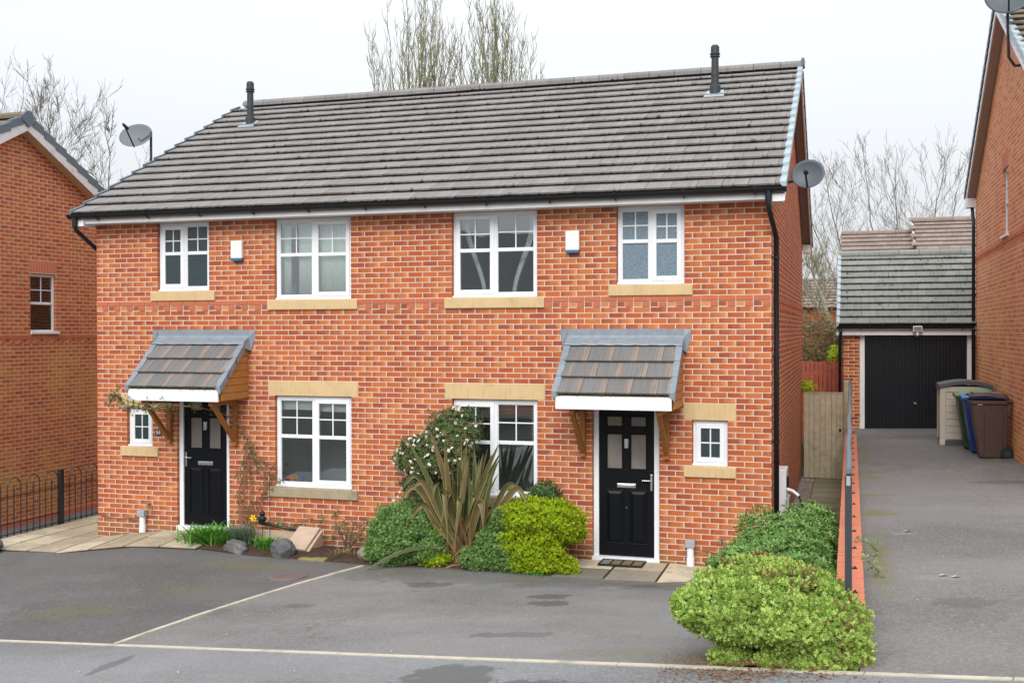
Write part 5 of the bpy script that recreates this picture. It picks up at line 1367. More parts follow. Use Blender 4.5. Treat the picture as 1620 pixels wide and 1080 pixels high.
for _ in range(90):
    b = fb[rnd.randrange(len(fb))]; d = np.array([rnd.gauss(0, 1), rnd.gauss(0, 1), rnd.gauss(-.2, .8)]); d /= np.linalg.norm(d); e = np.array(b[:3])+d*np.array(b[3:6])*rnd.uniform(.6, .92)
    p = np.array([10.85+rnd.gauss(0, .10), -6.15+rnd.gauss(0, .06), .72]); pr = p
    for j in range(1, 6):
        t_ = j/5; q = p+(e-p)*np.array([t_, t_, t_**.7])+np.array([rnd.gauss(0, .015)]*3)*(1 if j < 5 else 0); sg.add(pr, q, .015*(1-t_)+.005, .015*(1-t_)+.003); pr = q
sg.obj('stem', 'twig', fbush, 4)
for i, (c, r, lab) in enumerate([((10.50, -6.28, .73), (.17, .14, .11), 'leftmost small green tuft under the big lime bush'), ((10.84, -6.42, .77), (.16, .12, .10), 'small green tuft under the middle of the big lime bush'),
                       ((11.08, -6.52, .80), (.16, .10, .10), 'small green tuft under the right side of the big lime bush')]):
    shrub('hebe_tuft', lab, 'plant', 'leaf_lime', [(*c, *r)], 1500, TC, .018, (c[0], c[1], c[2]-.08), 'small tufts under the big lime bush', lump=.1, shell=.4)
shrub('laurel_bush', 'glossy mid-green leafy shrub between the corner of the house and the railing wall', 'bush', 'leaf_laurel',
      [(10.62, -2.2, .70, .60, .9, .46), (10.32, -2.9, .62, .42, .7, .34), (10.75, -3.7, .80, .46, .7, .44), (10.9, -1.4, .72, .40, .7, .40), (10.98, -4.3, .74, .25, .5, .40), (10.72, -4.7, .74, .4, .5, .36)],
      8500, TL, .052, (10.7, -2.8, .3), stems=40, lump=.10, shell=.30, freq=8, upb=.5, keep=.9)
shrub('hebe_bush', 'rounded grey-green hebe ball at the left of the spiky plant', 'bush', 'leaf_hebe',
      [(5.50, -.62, .40, .50, .40, .40), (5.42, -.68, .24, .46, .36, .28), (5.85, -.66, .26, .26, .3, .26)], 12000, TH, .021, (5.5, -.6, .0), stems=20, lump=.09, shell=.25, freq=19, keep=.9)
shrub('hebe_bush', 'low yellow-green hebe sprigs at the foot of the spiky plant', 'bush', 'leaf_yellow', [(5.92, -.76, .10, .26, .14, .12), (6.0, -.6, .42, .14, .16, .18)], 1500, TH, .024, (5.9, -.7, 0), lump=.12, shell=.4)
shrub('hebe_bush', 'grey-green hebe right of the spiky plant, leaning towards the yellow bush', 'bush', 'leaf_hebe',
      [(6.62, -.78, .15, .24, .22, .18), (6.86, -.74, .32, .26, .26, .28), (6.98, -.62, .62, .24, .26, .24), (7.0, -.8, .18, .26, .2, .2)], 7500, TH, .021, (6.85, -.7, 0), stems=20, lump=.11, shell=.28, freq=17, keep=.88)
shrub('hebe_bush', 'bright yellow-green hebe bush left of the right front door', 'bush', 'leaf_yellow',
      [(7.32, -.72, .72, .38, .36, .26), (7.66, -.68, .68, .33, .34, .24), (7.82, -.62, .58, .22, .22, .17), (7.22, -.80, .32, .28, .24, .28), (7.50, -.84, .22, .32, .22, .22), (7.80, -.78, .12, .18, .16, .12), (7.42, -.74, .46, .34, .28, .26)],
      13000, TH, .022, (7.5, -.6, 0), stems=50, lump=.12, shell=.30, freq=16, keep=.9)
shrub('holly_bush', 'small dark green shrub under the right ground floor window', 'bush', 'leaf_dark', [(7.38, -.26, .95, .22, .18, .16), (7.48, -.24, .80, .16, .16, .14)], 900, TL, .042, (7.4, -.25, 0), stems=14, lump=.15, shell=.5)
shrub('weed_clump', 'low pale green weeds at the edge of the bed by the right doorstep', 'plant', 'leaf_grass', [(7.48, -.96, .05, .16, .06, .05)], 300, T_SM, .03, (7.5, -.95, 0), lump=.2, shell=.6)

# flowering shrub against the wall
vib = thing('viburnum_bush', 'dark leafy shrub with white flower heads against the wall beside the right window', 'bush', (5.95, -.3, 0))
vb = [(6.06, -.34, 1.72, .40, .26, .34), (5.66, -.30, 1.56, .36, .24, .24), (5.40, -.3, 1.36, .24, .2, .18), (6.2, -.36, 1.45, .22, .24, .36), (5.85, -.34, 1.34, .34, .24, .2), (6.08, -.36, 2.0, .12, .12, .12)]
P, N = blob_pts(vb, 4300, shell=.6, lump=.14, freq=7, upb=.2); V, F, A = place(TL, P, N, .040*RNG.uniform(.7, 1.2, len(P))); cloud('foliage', 'leaf_vib', vib, V, F, A)
P, N = blob_pts([(5.45, -.28, 1.02, .20, .14, .14), (5.6, -.3, .82, .3, .2, .16), (5.9, -.34, .9, .34, .2, .22), (5.44, -.3, .80, .14, .12, .1)], 1100, shell=.7, lump=.2, freq=7); V, F, A = place(TL, P, N, .036*RNG.uniform(.7, 1.2, len(P))); cloud('lower_foliage', 'leaf_dark', vib, V, F, A)
sg = Segs(); rnd = random.Random(5)
for b in vb*4+[(5.5, -.3, .9, .2, .1, .1)]*3:
    p = np.array([5.95+rnd.gauss(0, .05), -.3+rnd.gauss(0, .04), .0]); e = np.array(b[:3])+np.array([rnd.gauss(0, b[3]*.4), 0, rnd.gauss(0, b[5]*.4)]); pr = p
    for j in range(1, 7):
        s_ = j/6; q = p+(e-p)*np.array([s_**1.4, s_, s_**.85])+np.array([rnd.gauss(0, .015), rnd.gauss(0, .01), 0]); sg.add(pr, q, .013*(1-s_)+.004, .013*(1-s_)+.003); pr = q
sg.obj('stem', 'twig', vib, 4)
g0 = np.random.default_rng(8); fl_P = []
for i in range(26):
    d = g0.normal(size=(26, 3)); d /= np.linalg.norm(d, axis=1)[:, None]
V0 = []; F0 = []
for i in range(30):
    d = g0.normal(size=3); d[2] = abs(d[2]); d /= np.linalg.norm(d); p = d*g0.uniform(.5, 1)*[1, 1, .7]; s_ = .30; a = np.cross(d, [.3, .2, 1]); a /= np.linalg.norm(a); b = np.cross(d, a); k = len(V0)
    V0 += [p-a*s_, p-b*s_, p+a*s_, p+b*s_]; F0.append((k, k+1, k+2, k+3))
V0 = np.array(V0); F0 = np.array(F0)
fm = [mesh_from(V0*s_, F0, np.full((len(V0), 3), .5), 'petal') for s_ in (.024, .031, .038)]
Pf, Nf = blob_pts(vb, 400, shell=.03, lump=.12, freq=7); sel = [p for p in Pf if p[1] < -.30][:85]+[(5.30, -.4, .86), (5.38, -.42, .84), (5.33, -.40, .93), (5.42, -.42, .90), (5.36, -.40, .98), (5.22, -.35, .80), (5.45, -.4, .95)]
for p in sel:
    o = bpy.data.objects.new('flower_head', random.choice(fm)); COL.objects.link(o); o.location = (p[0], p[1]-.035, p[2]); o.rotation_euler = (random.uniform(.3, 1.3), random.uniform(-.6, .6), random.uniform(0, 6)); attach(o, vib)
shrub('shrub', 'thin purple-leaved twigs below the white-flowering shrub', 'plant', 'leaf_brown', [(5.55, -.2, 1.12, .16, .1, .16), (5.5, -.2, .95, .1, .08, .1)], 160, T_SM, .035, (5.55, -.2, 0), stems=10, lump=.2, shell=.8)

# New Zealand flax: every strap leaf is a part
flax = thing('flax_plant', 'tall spiky flax with olive and yellow-edged strap leaves in front of the right window', 'plant', (6.38, -.62, 0))
def PX(px, py, y=-.7): # helper table: plan of the leaf tips, metres
    return np.array([6.382+(px-735)/112., y, .022+(895-py)/115.5])
def strap(pts, w0, r, mat='leaf_flax', name='leaf'):
    P = np.array(pts, float); n = 14; t = np.linspace(0, 1, n)
    if len(P) == 3: C_ = ((1-t)**2)[:, None]*P[0]+(2*t*(1-t))[:, None]*P[1]+(t**2)[:, None]*P[2]
    else: C_ = ((1-t)**3)[:, None]*P[0]+(3*t*(1-t)**2)[:, None]*P[1]+(3*t*t*(1-t))[:, None]*P[2]+(t**3)[:, None]*P[3]
    T = np.gradient(C_, axis=0); T /= np.linalg.norm(T, axis=1)[:, None]
    vw = np.array([random.gauss(0, .45), -1, random.gauss(0, .2)]); S_ = np.cross(T, vw); S_ /= np.linalg.norm(S_, axis=1)[:, None]; Nn = np.cross(S_, T)
    wd = w0*np.minimum(1, .55+t*1.2)*np.clip((1-t)*3.0, 0, 1)**.7; V = []; A = []
    for i in range(n):
        for k, u in ((-1, 1), (-.5, .35), (0, 0), (.5, .35), (1, 1)):
            V.append(C_[i]+S_[i]*wd[i]*k*.5+Nn[i]*abs(k)*wd[i]*.28); A.append((r, u, .5))
    F = [(i*5+j, i*5+j+1, (i+1)*5+j+1, (i+1)*5+j) for i in range(n-1) for j in range(4)]
    return cloud(name, mat, flax, np.array(V), np.array(F), np.array(A), smooth=True)
B0 = lambda k=1: np.array([6.36+random.gauss(0, .06)*k, -.62+random.gauss(0, .05), .03])
tips = [(685.6, 679.7, 0), (645, 695, 0), (795, 699, 0), (797, 713, 0), (731, 702, 0), (760, 720, 0), (746, 723, 0), (771, 721, 0), (716, 717, 0), (728, 721, 0), (755, 735, 0), (700, 722, 0), (783, 728, 0),
        (738, 745, 0), (722, 738, 0), (765, 742, 0), (708, 740, 0), (692, 735, 0), (776, 760, 0), (749, 752, 0), (664, 741, 0), (781, 752, 0), (733, 765, 0), (715, 762, 0), (742, 712, 0), (751, 730, 0), (767, 712, 0), (736, 728, 0), (724, 712, 0), (711, 700, 0), (787, 742, 0), (700, 750, 0), (760, 758, 0), (744, 770, 0)]
for px, py, _ in tips:
    e = PX(px, py, -.62+random.uniform(-.28, .22)); b = B0(1.5); m_ = b+(e-b)*np.array([.44, .5, .54]); strap([b, m_, e], random.uniform(.060, .090), random.uniform(0, 1))
bent = [((690, 762), (716, 752), (722, 857)), ((672, 768), (700, 758), (698, 792)), ((655, 745), (674, 752), (645, 778)), ((652, 770), (672, 764), (636, 804)), ((662, 795), (684, 792), (652, 832)), ((788, 770), (806, 756), (833, 786)), ((806, 772), (820, 764), (843, 790)),
        ((752, 784), (774, 776), (777, 832)), ((740, 782), (762, 774), (748, 815)), ((700, 770), (728, 762), (708, 830)), ((664, 778), (690, 770), (662, 775)), ((722, 775), (742, 770), (730, 850)), ((700, 800), (735, 800), (700, 775))]
for (a, c, e) in bent:
    y = -.80+random.uniform(-.12, .05); strap([B0(), PX(*a, y)*[1, 1, 1]+[0.1, 0, -.15], PX(*c, y-.05)+[0, 0, .25], PX(*e, y-.12)], random.uniform(.075, .105), random.uniform(.2, 1))
strap([np.array([6.15, -.9, .30]), PX(655, 860, -1.0), PX(635, 880, -1.1), PX(590, 903, -1.25)], .055, .1)
for _ in range(46):
    b = B0(1.6); a = random.gauss(0, .75); L = random.uniform(.25, .75); e = b+np.array([math.sin(a)*L*.9, -random.uniform(.02, .3), math.cos(a)*L]); m_ = b+(e-b)*.5+[0, 0, .12]
    strap([b, m_, e], random.uniform(.02, .045), random.random(), 'leaf_straw' if random.random() < .5 else 'leaf_brown', 'dead_leaf')

# daylily-like clumps and lavender by the left door
def blades(name, label, c, n, L, spread, w_, mat, parent_cat='plant', seed=0, group=None, up=.8):
    t = thing(name, label, parent_cat, c, group); g = np.random.default_rng(seed); V = []; F = []; A = []
    for i in range(n):
        a = g.uniform(0, 6.28); l = L*g.uniform(.6, 1.1); o = np.array(c)+[g.normal(0, spread*.35), g.normal(0, spread*.22), 0]; dr = np.array([math.cos(a), math.sin(a)*.8, 0]); out = g.uniform(.25, 1.0)*spread; r = g.random(); s_ = np.array([-dr[1], dr[0], 0])
        k = len(V); N = 5
        for j in range(N):
            t_ = j/(N-1); p = o+dr*out*t_**1.3+np.array([0, 0, l*(up*1.25*t_-up*.55*t_*t_)]); ww = w_*(1-t_)**.6*.5+.0008
            V += [p-s_*ww, p+s_*ww]; A += [(r, t_, .5)]*2
        F += [(k+2*j, k+2*j+1, k+2*j+3, k+2*j+2) for j in range(N-1)]
    cloud('foliage', mat, t, np.array(V), np.array(F), np.array(A)); return t
blades('daylily_clump', 'bright green strap-leaved clump by the left front door', (2.42, -.55, .02), 560, .52, .52, .034, 'leaf_grass', seed=1)
blades('daylily_clump', 'smaller bright green clump between the two grey rocks', (3.37, -.62, .02), 220, .38, .22, .026, 'leaf_grass', seed=2)
blades('lavender_plant', 'grey-green lavender behind the left rock', (2.85, -.50, .02), 560, .44, .26, .013, 'leaf_lavender', seed=3, up=1.0)
blades('grass_tuft', 'dry straw-coloured tuft beside the brown rock', (4.62, -.62, .02), 130, .20, .22, .008, 'leaf_straw', seed=4)
blades('grass_tuft', 'thin dry straw at the foot of the rose stems', (4.45, -.72, .01), 60, .12, .22, .007, 'leaf_straw', seed=6)
rs = thing('rose_bush', 'almost bare rose with a few dark leaves in front of the wall', 'plant', (4.52, -.35, .02)); sg = Segs(); tw = Segs(); rnd = random.Random(3)
for i in range(6): grow(sg, tw, (4.50+rnd.gauss(0, .05), -.38, .02), (rnd.gauss(0, .3), rnd.gauss(0, .1), 1), .26, .010, 2, .5, .2, rnd, (1, 3), 3, .7, .003)
tw.obj('stem', 'twig', rs, 4)
P, N = blob_pts([(4.48, -.4, .42, .2, .1, .12), (4.58, -.4, .28, .2, .1, .12), (4.72, -.4, .45, .08, .08, .06)], 150, shell=.9, lump=.2); V, F, A = place(TL, P, N, .028*RNG.uniform(.7, 1.2, 150)); cloud('foliage', 'leaf_bramble', rs, V, F, A)
# yellow flower
yf = thing('daffodil', 'single yellow flower beside the left front door', 'flower', (2.98, -.30, .03)); sg = Segs(); sg.add((2.98, -.30, .03), (2.97, -.32, .42), .005, .004); sg.obj('stem', 'leaf_grass', yf, 4)
m = MB()
for i in range(6):
    a = i*1.047; m.add([(2.97, -.335, .44), (2.97+.045*math.cos(a-.35), -.35, .44+.045*math.sin(a-.35)), (2.97+.06*math.cos(a), -.345, .44+.06*math.sin(a)), (2.97+.045*math.cos(a+.35), -.35, .44+.045*math.sin(a+.35))], [(0, 1, 2, 3)])
m.tube([(2.97, -.34, .44), (2.97, -.375, .437)], [.014, .022], 8); m.build('petals', 'petal_yellow', yf)

# climber over the left porch
cl = thing('climbing_plant', 'woody climber growing up beside the left door and along the porch canopy', 'plant', (2.68, -.12, .03)); sg = Segs(); rnd = random.Random(9)
paths = [[(2.66, -.1, .05), (2.62, -.1, .5), (2.70, -.08, .9), (2.62, -.08, 1.25), (2.78, -.07, 1.5), (2.62, -.1, 1.8), (2.45, -.35, 1.98), (2.3, -.70, 2.07), (1.9, -.80, 2.11), (1.4, -.82, 2.10), (1.02, -.82, 2.16), (.98, -.82, 2.42)],
         [(2.66, -.1, .1), (2.75, -.07, .55), (3.0, -.07, .75), (3.12, -.06, 1.05), (3.0, -.06, 1.25), (2.72, -.07, 1.32), (2.58, -.07, 1.15), (2.62, -.06, .8)],
         [(2.70, -.1, .1), (2.9, -.06, .5), (3.02, -.06, .95), (2.92, -.06, 1.2), (2.78, -.07, 1.45), (2.6, -.09, 1.75)],
         [(2.64, -.1, .05), (2.55, -.07, .7), (2.66, -.06, 1.1), (2.9, -.06, 1.3), (3.08, -.05, 1.12), (3.2, -.05, .9), (3.3, -.05, 1.0)],
         [(2.68, -.1, .05), (2.78, -.06, .8), (2.7, -.06, 1.3), (2.85, -.06, 1.5)],
         [(1.9, -.80, 2.11), (1.5, -.84, 2.03), (1.15, -.84, 2.08), (.95, -.82, 2.25), (.85, -.8, 2.1)]]
lp = []
for pa in paths:
    A_ = np.array(pa); n = 40; t = np.linspace(0, len(A_)-1, n); X = np.stack([np.interp(t, range(len(A_)), A_[:, i]) for i in range(3)], 1)
    for _ in range(3): X[1:-1] = (X[:-2]+X[1:-1]+X[2:])/3
    for i in range(n-1):
        r = .011*(1-i/n)+.004; sg.add(X[i], X[i+1], r, r*.97)
        if X[i][2] > 1.95: lp += [X[i]+np.array([rnd.gauss(0, .03), rnd.gauss(-.02, .02), rnd.gauss(0, .035)]) for _ in range(3)]
        elif rnd.random() < .55: lp.append(X[i]+np.array([rnd.gauss(0, .04), -.02, rnd.gauss(0, .04)]))
        if rnd.random() < .3: q = X[i]+np.array([rnd.gauss(0, .12), rnd.gauss(0, .01), rnd.gauss(0, .12)]); sg.add(X[i], q, .004, .002); lp.append(q)
sg.obj('stem', 'twig_red', cl, 4); lp = np.array(lp); V, F, A = place(TL, lp, RNG.normal(size=(len(lp), 3))+[0, -.8, .3], .036*RNG.uniform(.6, 1.2, len(lp))); cloud('foliage', 'leaf_dark', cl, V, F, A)
# wall-side bits: creeping stems with leaves
for nm, lab, pts in (('ivy', 'short creeper with a few green leaves above the concrete slab', [(3.55, -.05, .35), (3.75, -.05, .42), (3.95, -.06, .40), (4.0, -.06, .47)]), ('ivy', 'short creeper with a few green leaves right of the concrete slab', [(4.12, -.05, .15), (4.16, -.05, .35), (4.15, -.05, .5)]),
                     ('ivy', 'creeper with a few leaves over the black edging by the wall', [(3.0, -.06, .33), (3.25, -.06, .36), (3.5, -.06, .30)]), ('ivy', 'thin creeper with a single leaf hanging over the edge of the railing wall', [(11.40, -3.4, 1.15), (11.50, -3.42, 1.12), (11.58, -3.40, 1.05)]),
                     ('ivy', 'green leafy sprig lying on the side drive next to the railing wall', [(11.42, -4.2, 1.13), (11.50, -4.22, 1.10), (11.57, -4.25, 1.02)])):
    t = thing(nm, lab, 'plant', pts[0]); sg = Segs(); A_ = np.array(pts)
    for i in range(len(A_)-1): sg.add(A_[i], A_[i+1], .005, .004)
    sg.obj('stem', 'twig', t, 4); n = 16; q = np.repeat(A_, 5, 0)[:n]+RNG.normal(0, .03, (min(n, len(A_)*5), 3)); V, F, A = place(TL, q, RNG.normal(size=(len(q), 3))+[0, -.5, .6], .038*RNG.uniform(.7, 1.2, len(q))); cloud('foliage', 'leaf_laurel', t, V, F, A)

# rocks, slabs -------------------------------------------------------
def rock(label, c, r, mat, seed):
    g = np.random.default_rng(seed); import bmesh
    bm = bmesh.new(); bmesh.ops.create_icosphere(bm, subdivisions=3, radius=1)
    ds = g.normal(size=(14, 3)); ds /= np.linalg.norm(ds, axis=1)[:, None]; cut = g.uniform(.55, .9, 14); V = []
    for v in bm.verts:
        p = np.array(v.co)
        for d, k in zip(ds, cut):
            s_ = p@d
            if s_ > k: p = p-d*(s_-k)
        p += g.normal(0, .03, 3); V.append(np.array(c)+p*np.array(r))
    F = [tuple(v.index for v in f.verts) for f in bm.faces]; bm.free(); mb = MB(); mb.add(V, F); o = mb.build('rock', mat); return tag(o, label, 'rock')
rock('pale grey rock in front of the lavender', (2.98, -.80, .05), (.26, .17, .17), 'rock', 1)
rock('dark blue-grey rock in front of the concrete slab', (3.74, -.82, .09), (.22, .17, .19), 'rock', 12)
rock('brown rock partly hidden behind the round hebe ball', (4.93, -.66, .08), (.17, .15, .20), 'rock_brown', 3)
rock('grey rock at the far left edge of the photo, at the end of the path', (-1.12, -1.0, -.05), (.17, .2, .2), 'rock', 6)
m = MB(); m.poly([(3.62, -.62, .10), (3.98, -.66, .10), (3.98, -.20, .33), (3.62, -.16, .33)], (.0, .03, -.07)); m.poly([(3.985, -.66, .02), (3.985, -.2, .02), (3.985, -.2, .29), (3.985, -.66, .06)], (.04, 0, 0))
tag(m.build('concrete_slab', 'concrete_old', bevel=.008), 'sloping pinkish concrete slab leaning against the wall', 'slab')
m = MB(); m.box(2.95, 3.6, -.16, -.12, .02, .24); tag(m.build('edging_board', 'concrete_old', bevel=.005), 'low brownish edging board under the left window', 'edging')
m = MB(); m.tube([(2.98, -.17, .34), (3.3, -.17, .30), (3.58, -.17, .27)], .022, 8); m.tube([(2.98, -.17, .34), (2.96, -.17, .42)], .02, 8); tag(m.build('garden_hose', 'hose', smooth=True), 'black pipe lying on the low board by the wall', 'pipe')
for (x0, x1, y0, y1, lab) in ((3.98, 4.36, -.62, -.38, 'brown stepping slab beside the concrete slab'), (4.02, 4.42, -.94, -.70, 'moss covered stepping slab at the edge of the bed')):
    m = MB(); m.box(x0, x1, y0, y1, -.03, .035); o = m.build('stepping_slab', 'moss_slab', bevel=.01); o.rotation_euler = (0, 0, 0); tag(o, lab, 'slab', 'stepping slabs in the bed')
# stake light
sl_ = thing('garden_light', 'small black garden ornament on a thin stake by the left window', 'ornament', (3.05, -.22, .03)); m = MB(); m.tube([(3.05, -.22, .03), (3.05, -.22, .40)], .005, 6); m.tube([(3.16, -.2, .03), (3.16, -.2, .95)], .004, 6); m.build('stake', 'black_paint', sl_)
m = MB(); m.lathe([(.02, .36), (.055, .38), (.06, .42), (.03, .46), (.045, .49), (.02, .53)], 3.05, -.22, 10); m.build('lamp_head', 'black_plastic', sl_)
# litter and leaves
mo = MB()
def flake(x, y, z, r, a):
    c, s_ = math.cos(a)*r, math.sin(a)*r; mo.add([(x-c, y-s_, z+.003), (x+s_*.5, y-c*.5, z+.008+r*.15), (x+c, y+s_, z+.004), (x-s_*.5, y+c*.5, z+.01)], [(0, 1, 2, 3)])
for _ in range(2600):
    x = random.gauss(10.75, .42); y = random.gauss(-6.45, .22)
    if x < 9.95 or x > 11.55: continue
    flake(x, y, Gpark(x, y)+.03 if y > yK(x) else Groad(x, y), random.uniform(.005, .016), random.uniform(0, 6))
for _ in range(30):
    x = random.uniform(10.4, 11.4); y = random.uniform(-6.85, -6.4); flake(x, y, Groad(x, y)+.01, random.uniform(.02, .04), random.uniform(0, 6))
for _ in range(900): 
    x = random.uniform(2.9, 7.7); y = -.9+random.gauss(0, .05); flake(x, y, Gpark(x, y)+.01, random.uniform(.004, .012), random.uniform(0, 6))
o = mo.build('leaf_litter', 'mulch'); tag(o, 'brown leaf litter and bark under the foreground bush and along the bed', 'leaf litter'); o['kind'] = 'stuff'
mo = MB()
for _ in range(75):
    x = random.uniform(1.5, 13.5); y = random.uniform(-8, -1.2)
    if x > 10 and x < 11.5: continue
    z = Groad(x, y) if y < yK(x) else (Gdrive(x, y) if x > 11.4 else Gpark(x, y)); flake(x, y, z+.001, random.choice((.006, .008, .010, .018)), random.uniform(0, 6))
for x, y in ((12.1, -4.25), (12.2, -4.3), (11.9, -2.1)): flake(x, y, Gdrive(x, y)+.002, .05, .3)
o = mo.build('petal_litter', 'white_speck'); tag(o, 'scattered pale petals and specks on the tarmac', 'litter'); o['kind'] = 'stuff'
# manhole
m = MB(); m.lathe([(.25, -.02), (.25, .008), (.235, .010)], 0, 0, 36)
for i in range(-5, 6): 
    h = math.sqrt(.052-(i*.04)**2) if abs(i*.04) < .228 else 0
    m.box(i*.04-.008, i*.04+.008, -h, h, .008, .014)
o = m.build('manhole_cover', 'manhole'); o.location = (4.35, -1.83, Gpark(4.35, -1.83)); o.rotation_euler = (math.radians(-2.5), math.radians(-3), 0); tag(o, 'round reddish drain cover in the tarmac near the dividing strip', 'manhole cover')
# door mat
dm = thing('door_mat', 'black-edged doormat with brown coir squares at the right front door', 'doormat', (8.44, -.2, .07)); m = MB(); z = .085; x0, x1, y0, y1 = 8.13, 8.72, -.37, -.03
m.box(x0, x1, y0, y0+.025, z-.012, z+.012); m.box(x0, x1, y1-.025, y1, z-.012, z+.012)
for i in range(5): xx = x0+(x1-x0-.022)*i/4; m.box(xx, xx+.022, y0+.025, y1-.025, z-.011, z+.0115)
m.build('rubber_frame', 'mat_black', dm)
for i in range(4): xx = x0+.022+(x1-x0-.022)*i/4; m = MB(); m.box(xx, xx+(x1-x0-.022)/4-.022, y0+.026, y1-.026, z-.011, z+.006); m.build('coir_panel', 'mat_grey' if i == 0 else 'mat_coir', dm)

# ------------------------------------------------------------------ wall fittings
def alarm(x, lab):
    t = thing('alarm_box', lab, 'alarm box', (x, 0, 4.2), 'white alarm boxes between the upper windows'); m = MB(); m.box(x-.095, x+.095, -.075, -.004, 4.262, 4.525); m.build('cover', 'alarm_white', t, bevel=.012)
    m = MB(); m.poly([(x-.09, -.07, 4.262), (x+.09, -.07, 4.262), (x+.09, -.004, 4.262), (x-.09, -.004, 4.262)], (0, 0, -.038)); m.build('strobe', 'alarm_blue', t, bevel=.008)
alarm(2.535, 'white alarm box with blue base, left one of the pair'); alarm(7.715, 'white alarm box with blue base, right one of the pair')
npl = thing('house_number_plate', 'small dark number plate reading 56 beside the left front door', 'number plate', (1.122, 0, 1.6)); m = MB(); m.box(1.066, 1.18, -.010, -.003, 1.565, 1.668); m.build('plate', 'slate', npl, bevel=.003)
cu = bpy.data.curves.new('number', 'FONT'); cu.body = '56'; cu.size = .085; cu.extrude = .002; cu.align_x = 'CENTER'; cu.align_y = 'CENTER'
to = bpy.data.objects.new('tmp', cu); COL.objects.link(to); bpy.context.view_layer.update()
me = bpy.data.meshes.new_from_object(to.evaluated_get(bpy.context.evaluated_depsgraph_get())); bpy.data.objects.remove(to)
me.materials.clear(); me.materials.append(MAT['upvc']); o = bpy.data.objects.new('numeral', me); COL.objects.link(o); o.location = (1.123, -.012, 1.616); o.rotation_euler = (math.pi/2, 0, 0); attach(o, npl)
for x, zb, lab in ((.865, .072, 'white pipe with grey cap at the foot of the wall, left of the left door'), (9.31, .075, 'white pipe with grey cap at the foot of the wall, right of the right door')):
    t = thing('vent_pipe', lab, 'pipe', (x, -.05, zb), 'capped white pipes at the wall foot'); m = MB(); m.lathe([(.052, zb), (.052, zb+.10), (.046, zb+.11), (.046, zb+.24), (.058, zb+.245)], x, -.056, 16); m.build('pipe', 'upvc', t, smooth=False)
    m = MB(); m.box(x-.062, x+.062, -.115, -.003, zb+.245, zb+.345); m.build('cap', 'grey_plastic', t, bevel=.008)
    m = MB(); m.tube([(x, -.05, zb+.2), (x-.12 if x < 5 else x+.12, -.012, zb+.20), (x-.5 if x < 5 else x+.33, -.008, zb+.18), (x-.8 if x < 5 else x+.5, -.008, zb+.20)], .004, 5); m.build('cable', 'black_plastic', t)
for x, z, lab in ((.96, .50, 'weathered garden tap on the wall left of the left door'), (9.70, .42, 'weathered garden tap on the wall right of the right door')):
    m = MB(); m.tube([(x, -.003, z), (x, -.07, z), (x, -.09, z-.02), (x, -.09, z-.06)], .013, 8); m.tube([(x-.03, -.06, z+.035), (x+.03, -.06, z+.035)], .009, 6); m.tube([(x, -.06, z), (x, -.06, z+.035)], .008, 6); m.tube([(x+.03, -.01, z+.02), (x+.045, -.012, z-.10), (x+.04, -.012, z-.16)], .007, 6)
    o = m.build('garden_tap', 'rock_brown', smooth=True); tag(o, lab, 'tap', 'taps at the wall foot')

# satellite dishes
def dish(label, c, rw, rh_, facing, wall_pt, mat='dish_grey', pole=None, mesh_dish=False, lnb=True):
    t = thing('satellite_dish', label, 'satellite dish', wall_pt); f = np.array(facing, float); f /= np.linalg.norm(f); sx = np.cross([0, 0, 1.], f); sx /= np.linalg.norm(sx); up = np.cross(f, sx); c = np.array(c)
    V = []; n = 32; rings = 7
    for side_ in (0, 1):
        for i in range(rings):
            r = i/(rings-1)
            for j in range(n):
                a = 2*math.pi*j/n; V.append(c+sx*rw*r*math.cos(a)+up*rh_*r*math.sin(a)+f*(.13*rw*2*(r*r)-(.006 if side_ else 0)))
    F = []
    for s_ in (0, 1):
        o_ = s_*rings*n
        for i in range(rings-1):
            for j in range(n):
                q_ = (o_+i*n+j, o_+i*n+(j+1) % n, o_+(i+1)*n+(j+1) % n, o_+(i+1)*n+j); F.append(q_ if not s_ else q_[::-1])
    for j in range(n): F.append(((rings-1)*n+j, (rings-1)*n+(j+1) % n, (2*rings-1)*n+(j+1) % n, (2*rings-1)*n+j))
    m = MB(); m.add(V, F); m.build('reflector', mat, t, smooth=True)
    b0 = c-up*rh_*.92+f*.03; e0 = c-up*rh_*.35+f*rw*1.55+sx*rw*.10
    m = MB(); m.tube([b0, b0+(e0-b0)*.9, e0], .013, 8); m.build('feed_arm', 'dish_dark', t)
    m = MB(); m.tube([e0+f*.05, e0, e0-f*.04-f*0+(c-e0)*.12], [.022, .026, .032], 12); m.build('receiver', 'dish_dark', t)
    m = MB(); wp = np.array(wall_pt); back = c-f*.03
    if pole: m.tube(pole, .022, 8); m.tube([back, back-f*.08, np.array(pole[-1])-[0, 0, .05]], .02, 8)
    else: m.tube([back, back-f*.10, wp], .02, 8); m.tube([back-f*.1+[0, 0, .06], back-f*.1-[0, 0, .08]], .03, 8)
    m.build('mounting_bracket', 'dish_dark', t)
dish('grey satellite dish on the right gable of the brick pair, beside the downpipe', (10.80, .28, 5.19), .215, .195, (-.15, -1, .22), (W+.005, .35, 5.10))
pp = [(-.24, 1.75, 5.6), (-.24, 1.75, 6.62)]
dish('see-through grey mesh dish on a pole at the left verge of the roof', (-.47, 1.70, 6.52), .31, .23, (.1, -1, .45), (-.23, 1.75, 5.6), pole=pp, mat='dish_mesh')
dish('large grey satellite dish at the top right corner, on the gable of the right house', (13.60, 3.45, 8.20), .35, .35, (-.2, -1, .25), (13.79, 3.5, 7.14), mat='dish_grey', pole=[(13.80, 3.45, 7.13), (13.68, 3.5, 7.14), (13.60, 3.52, 7.28), (13.58, 3.52, 8.15)])
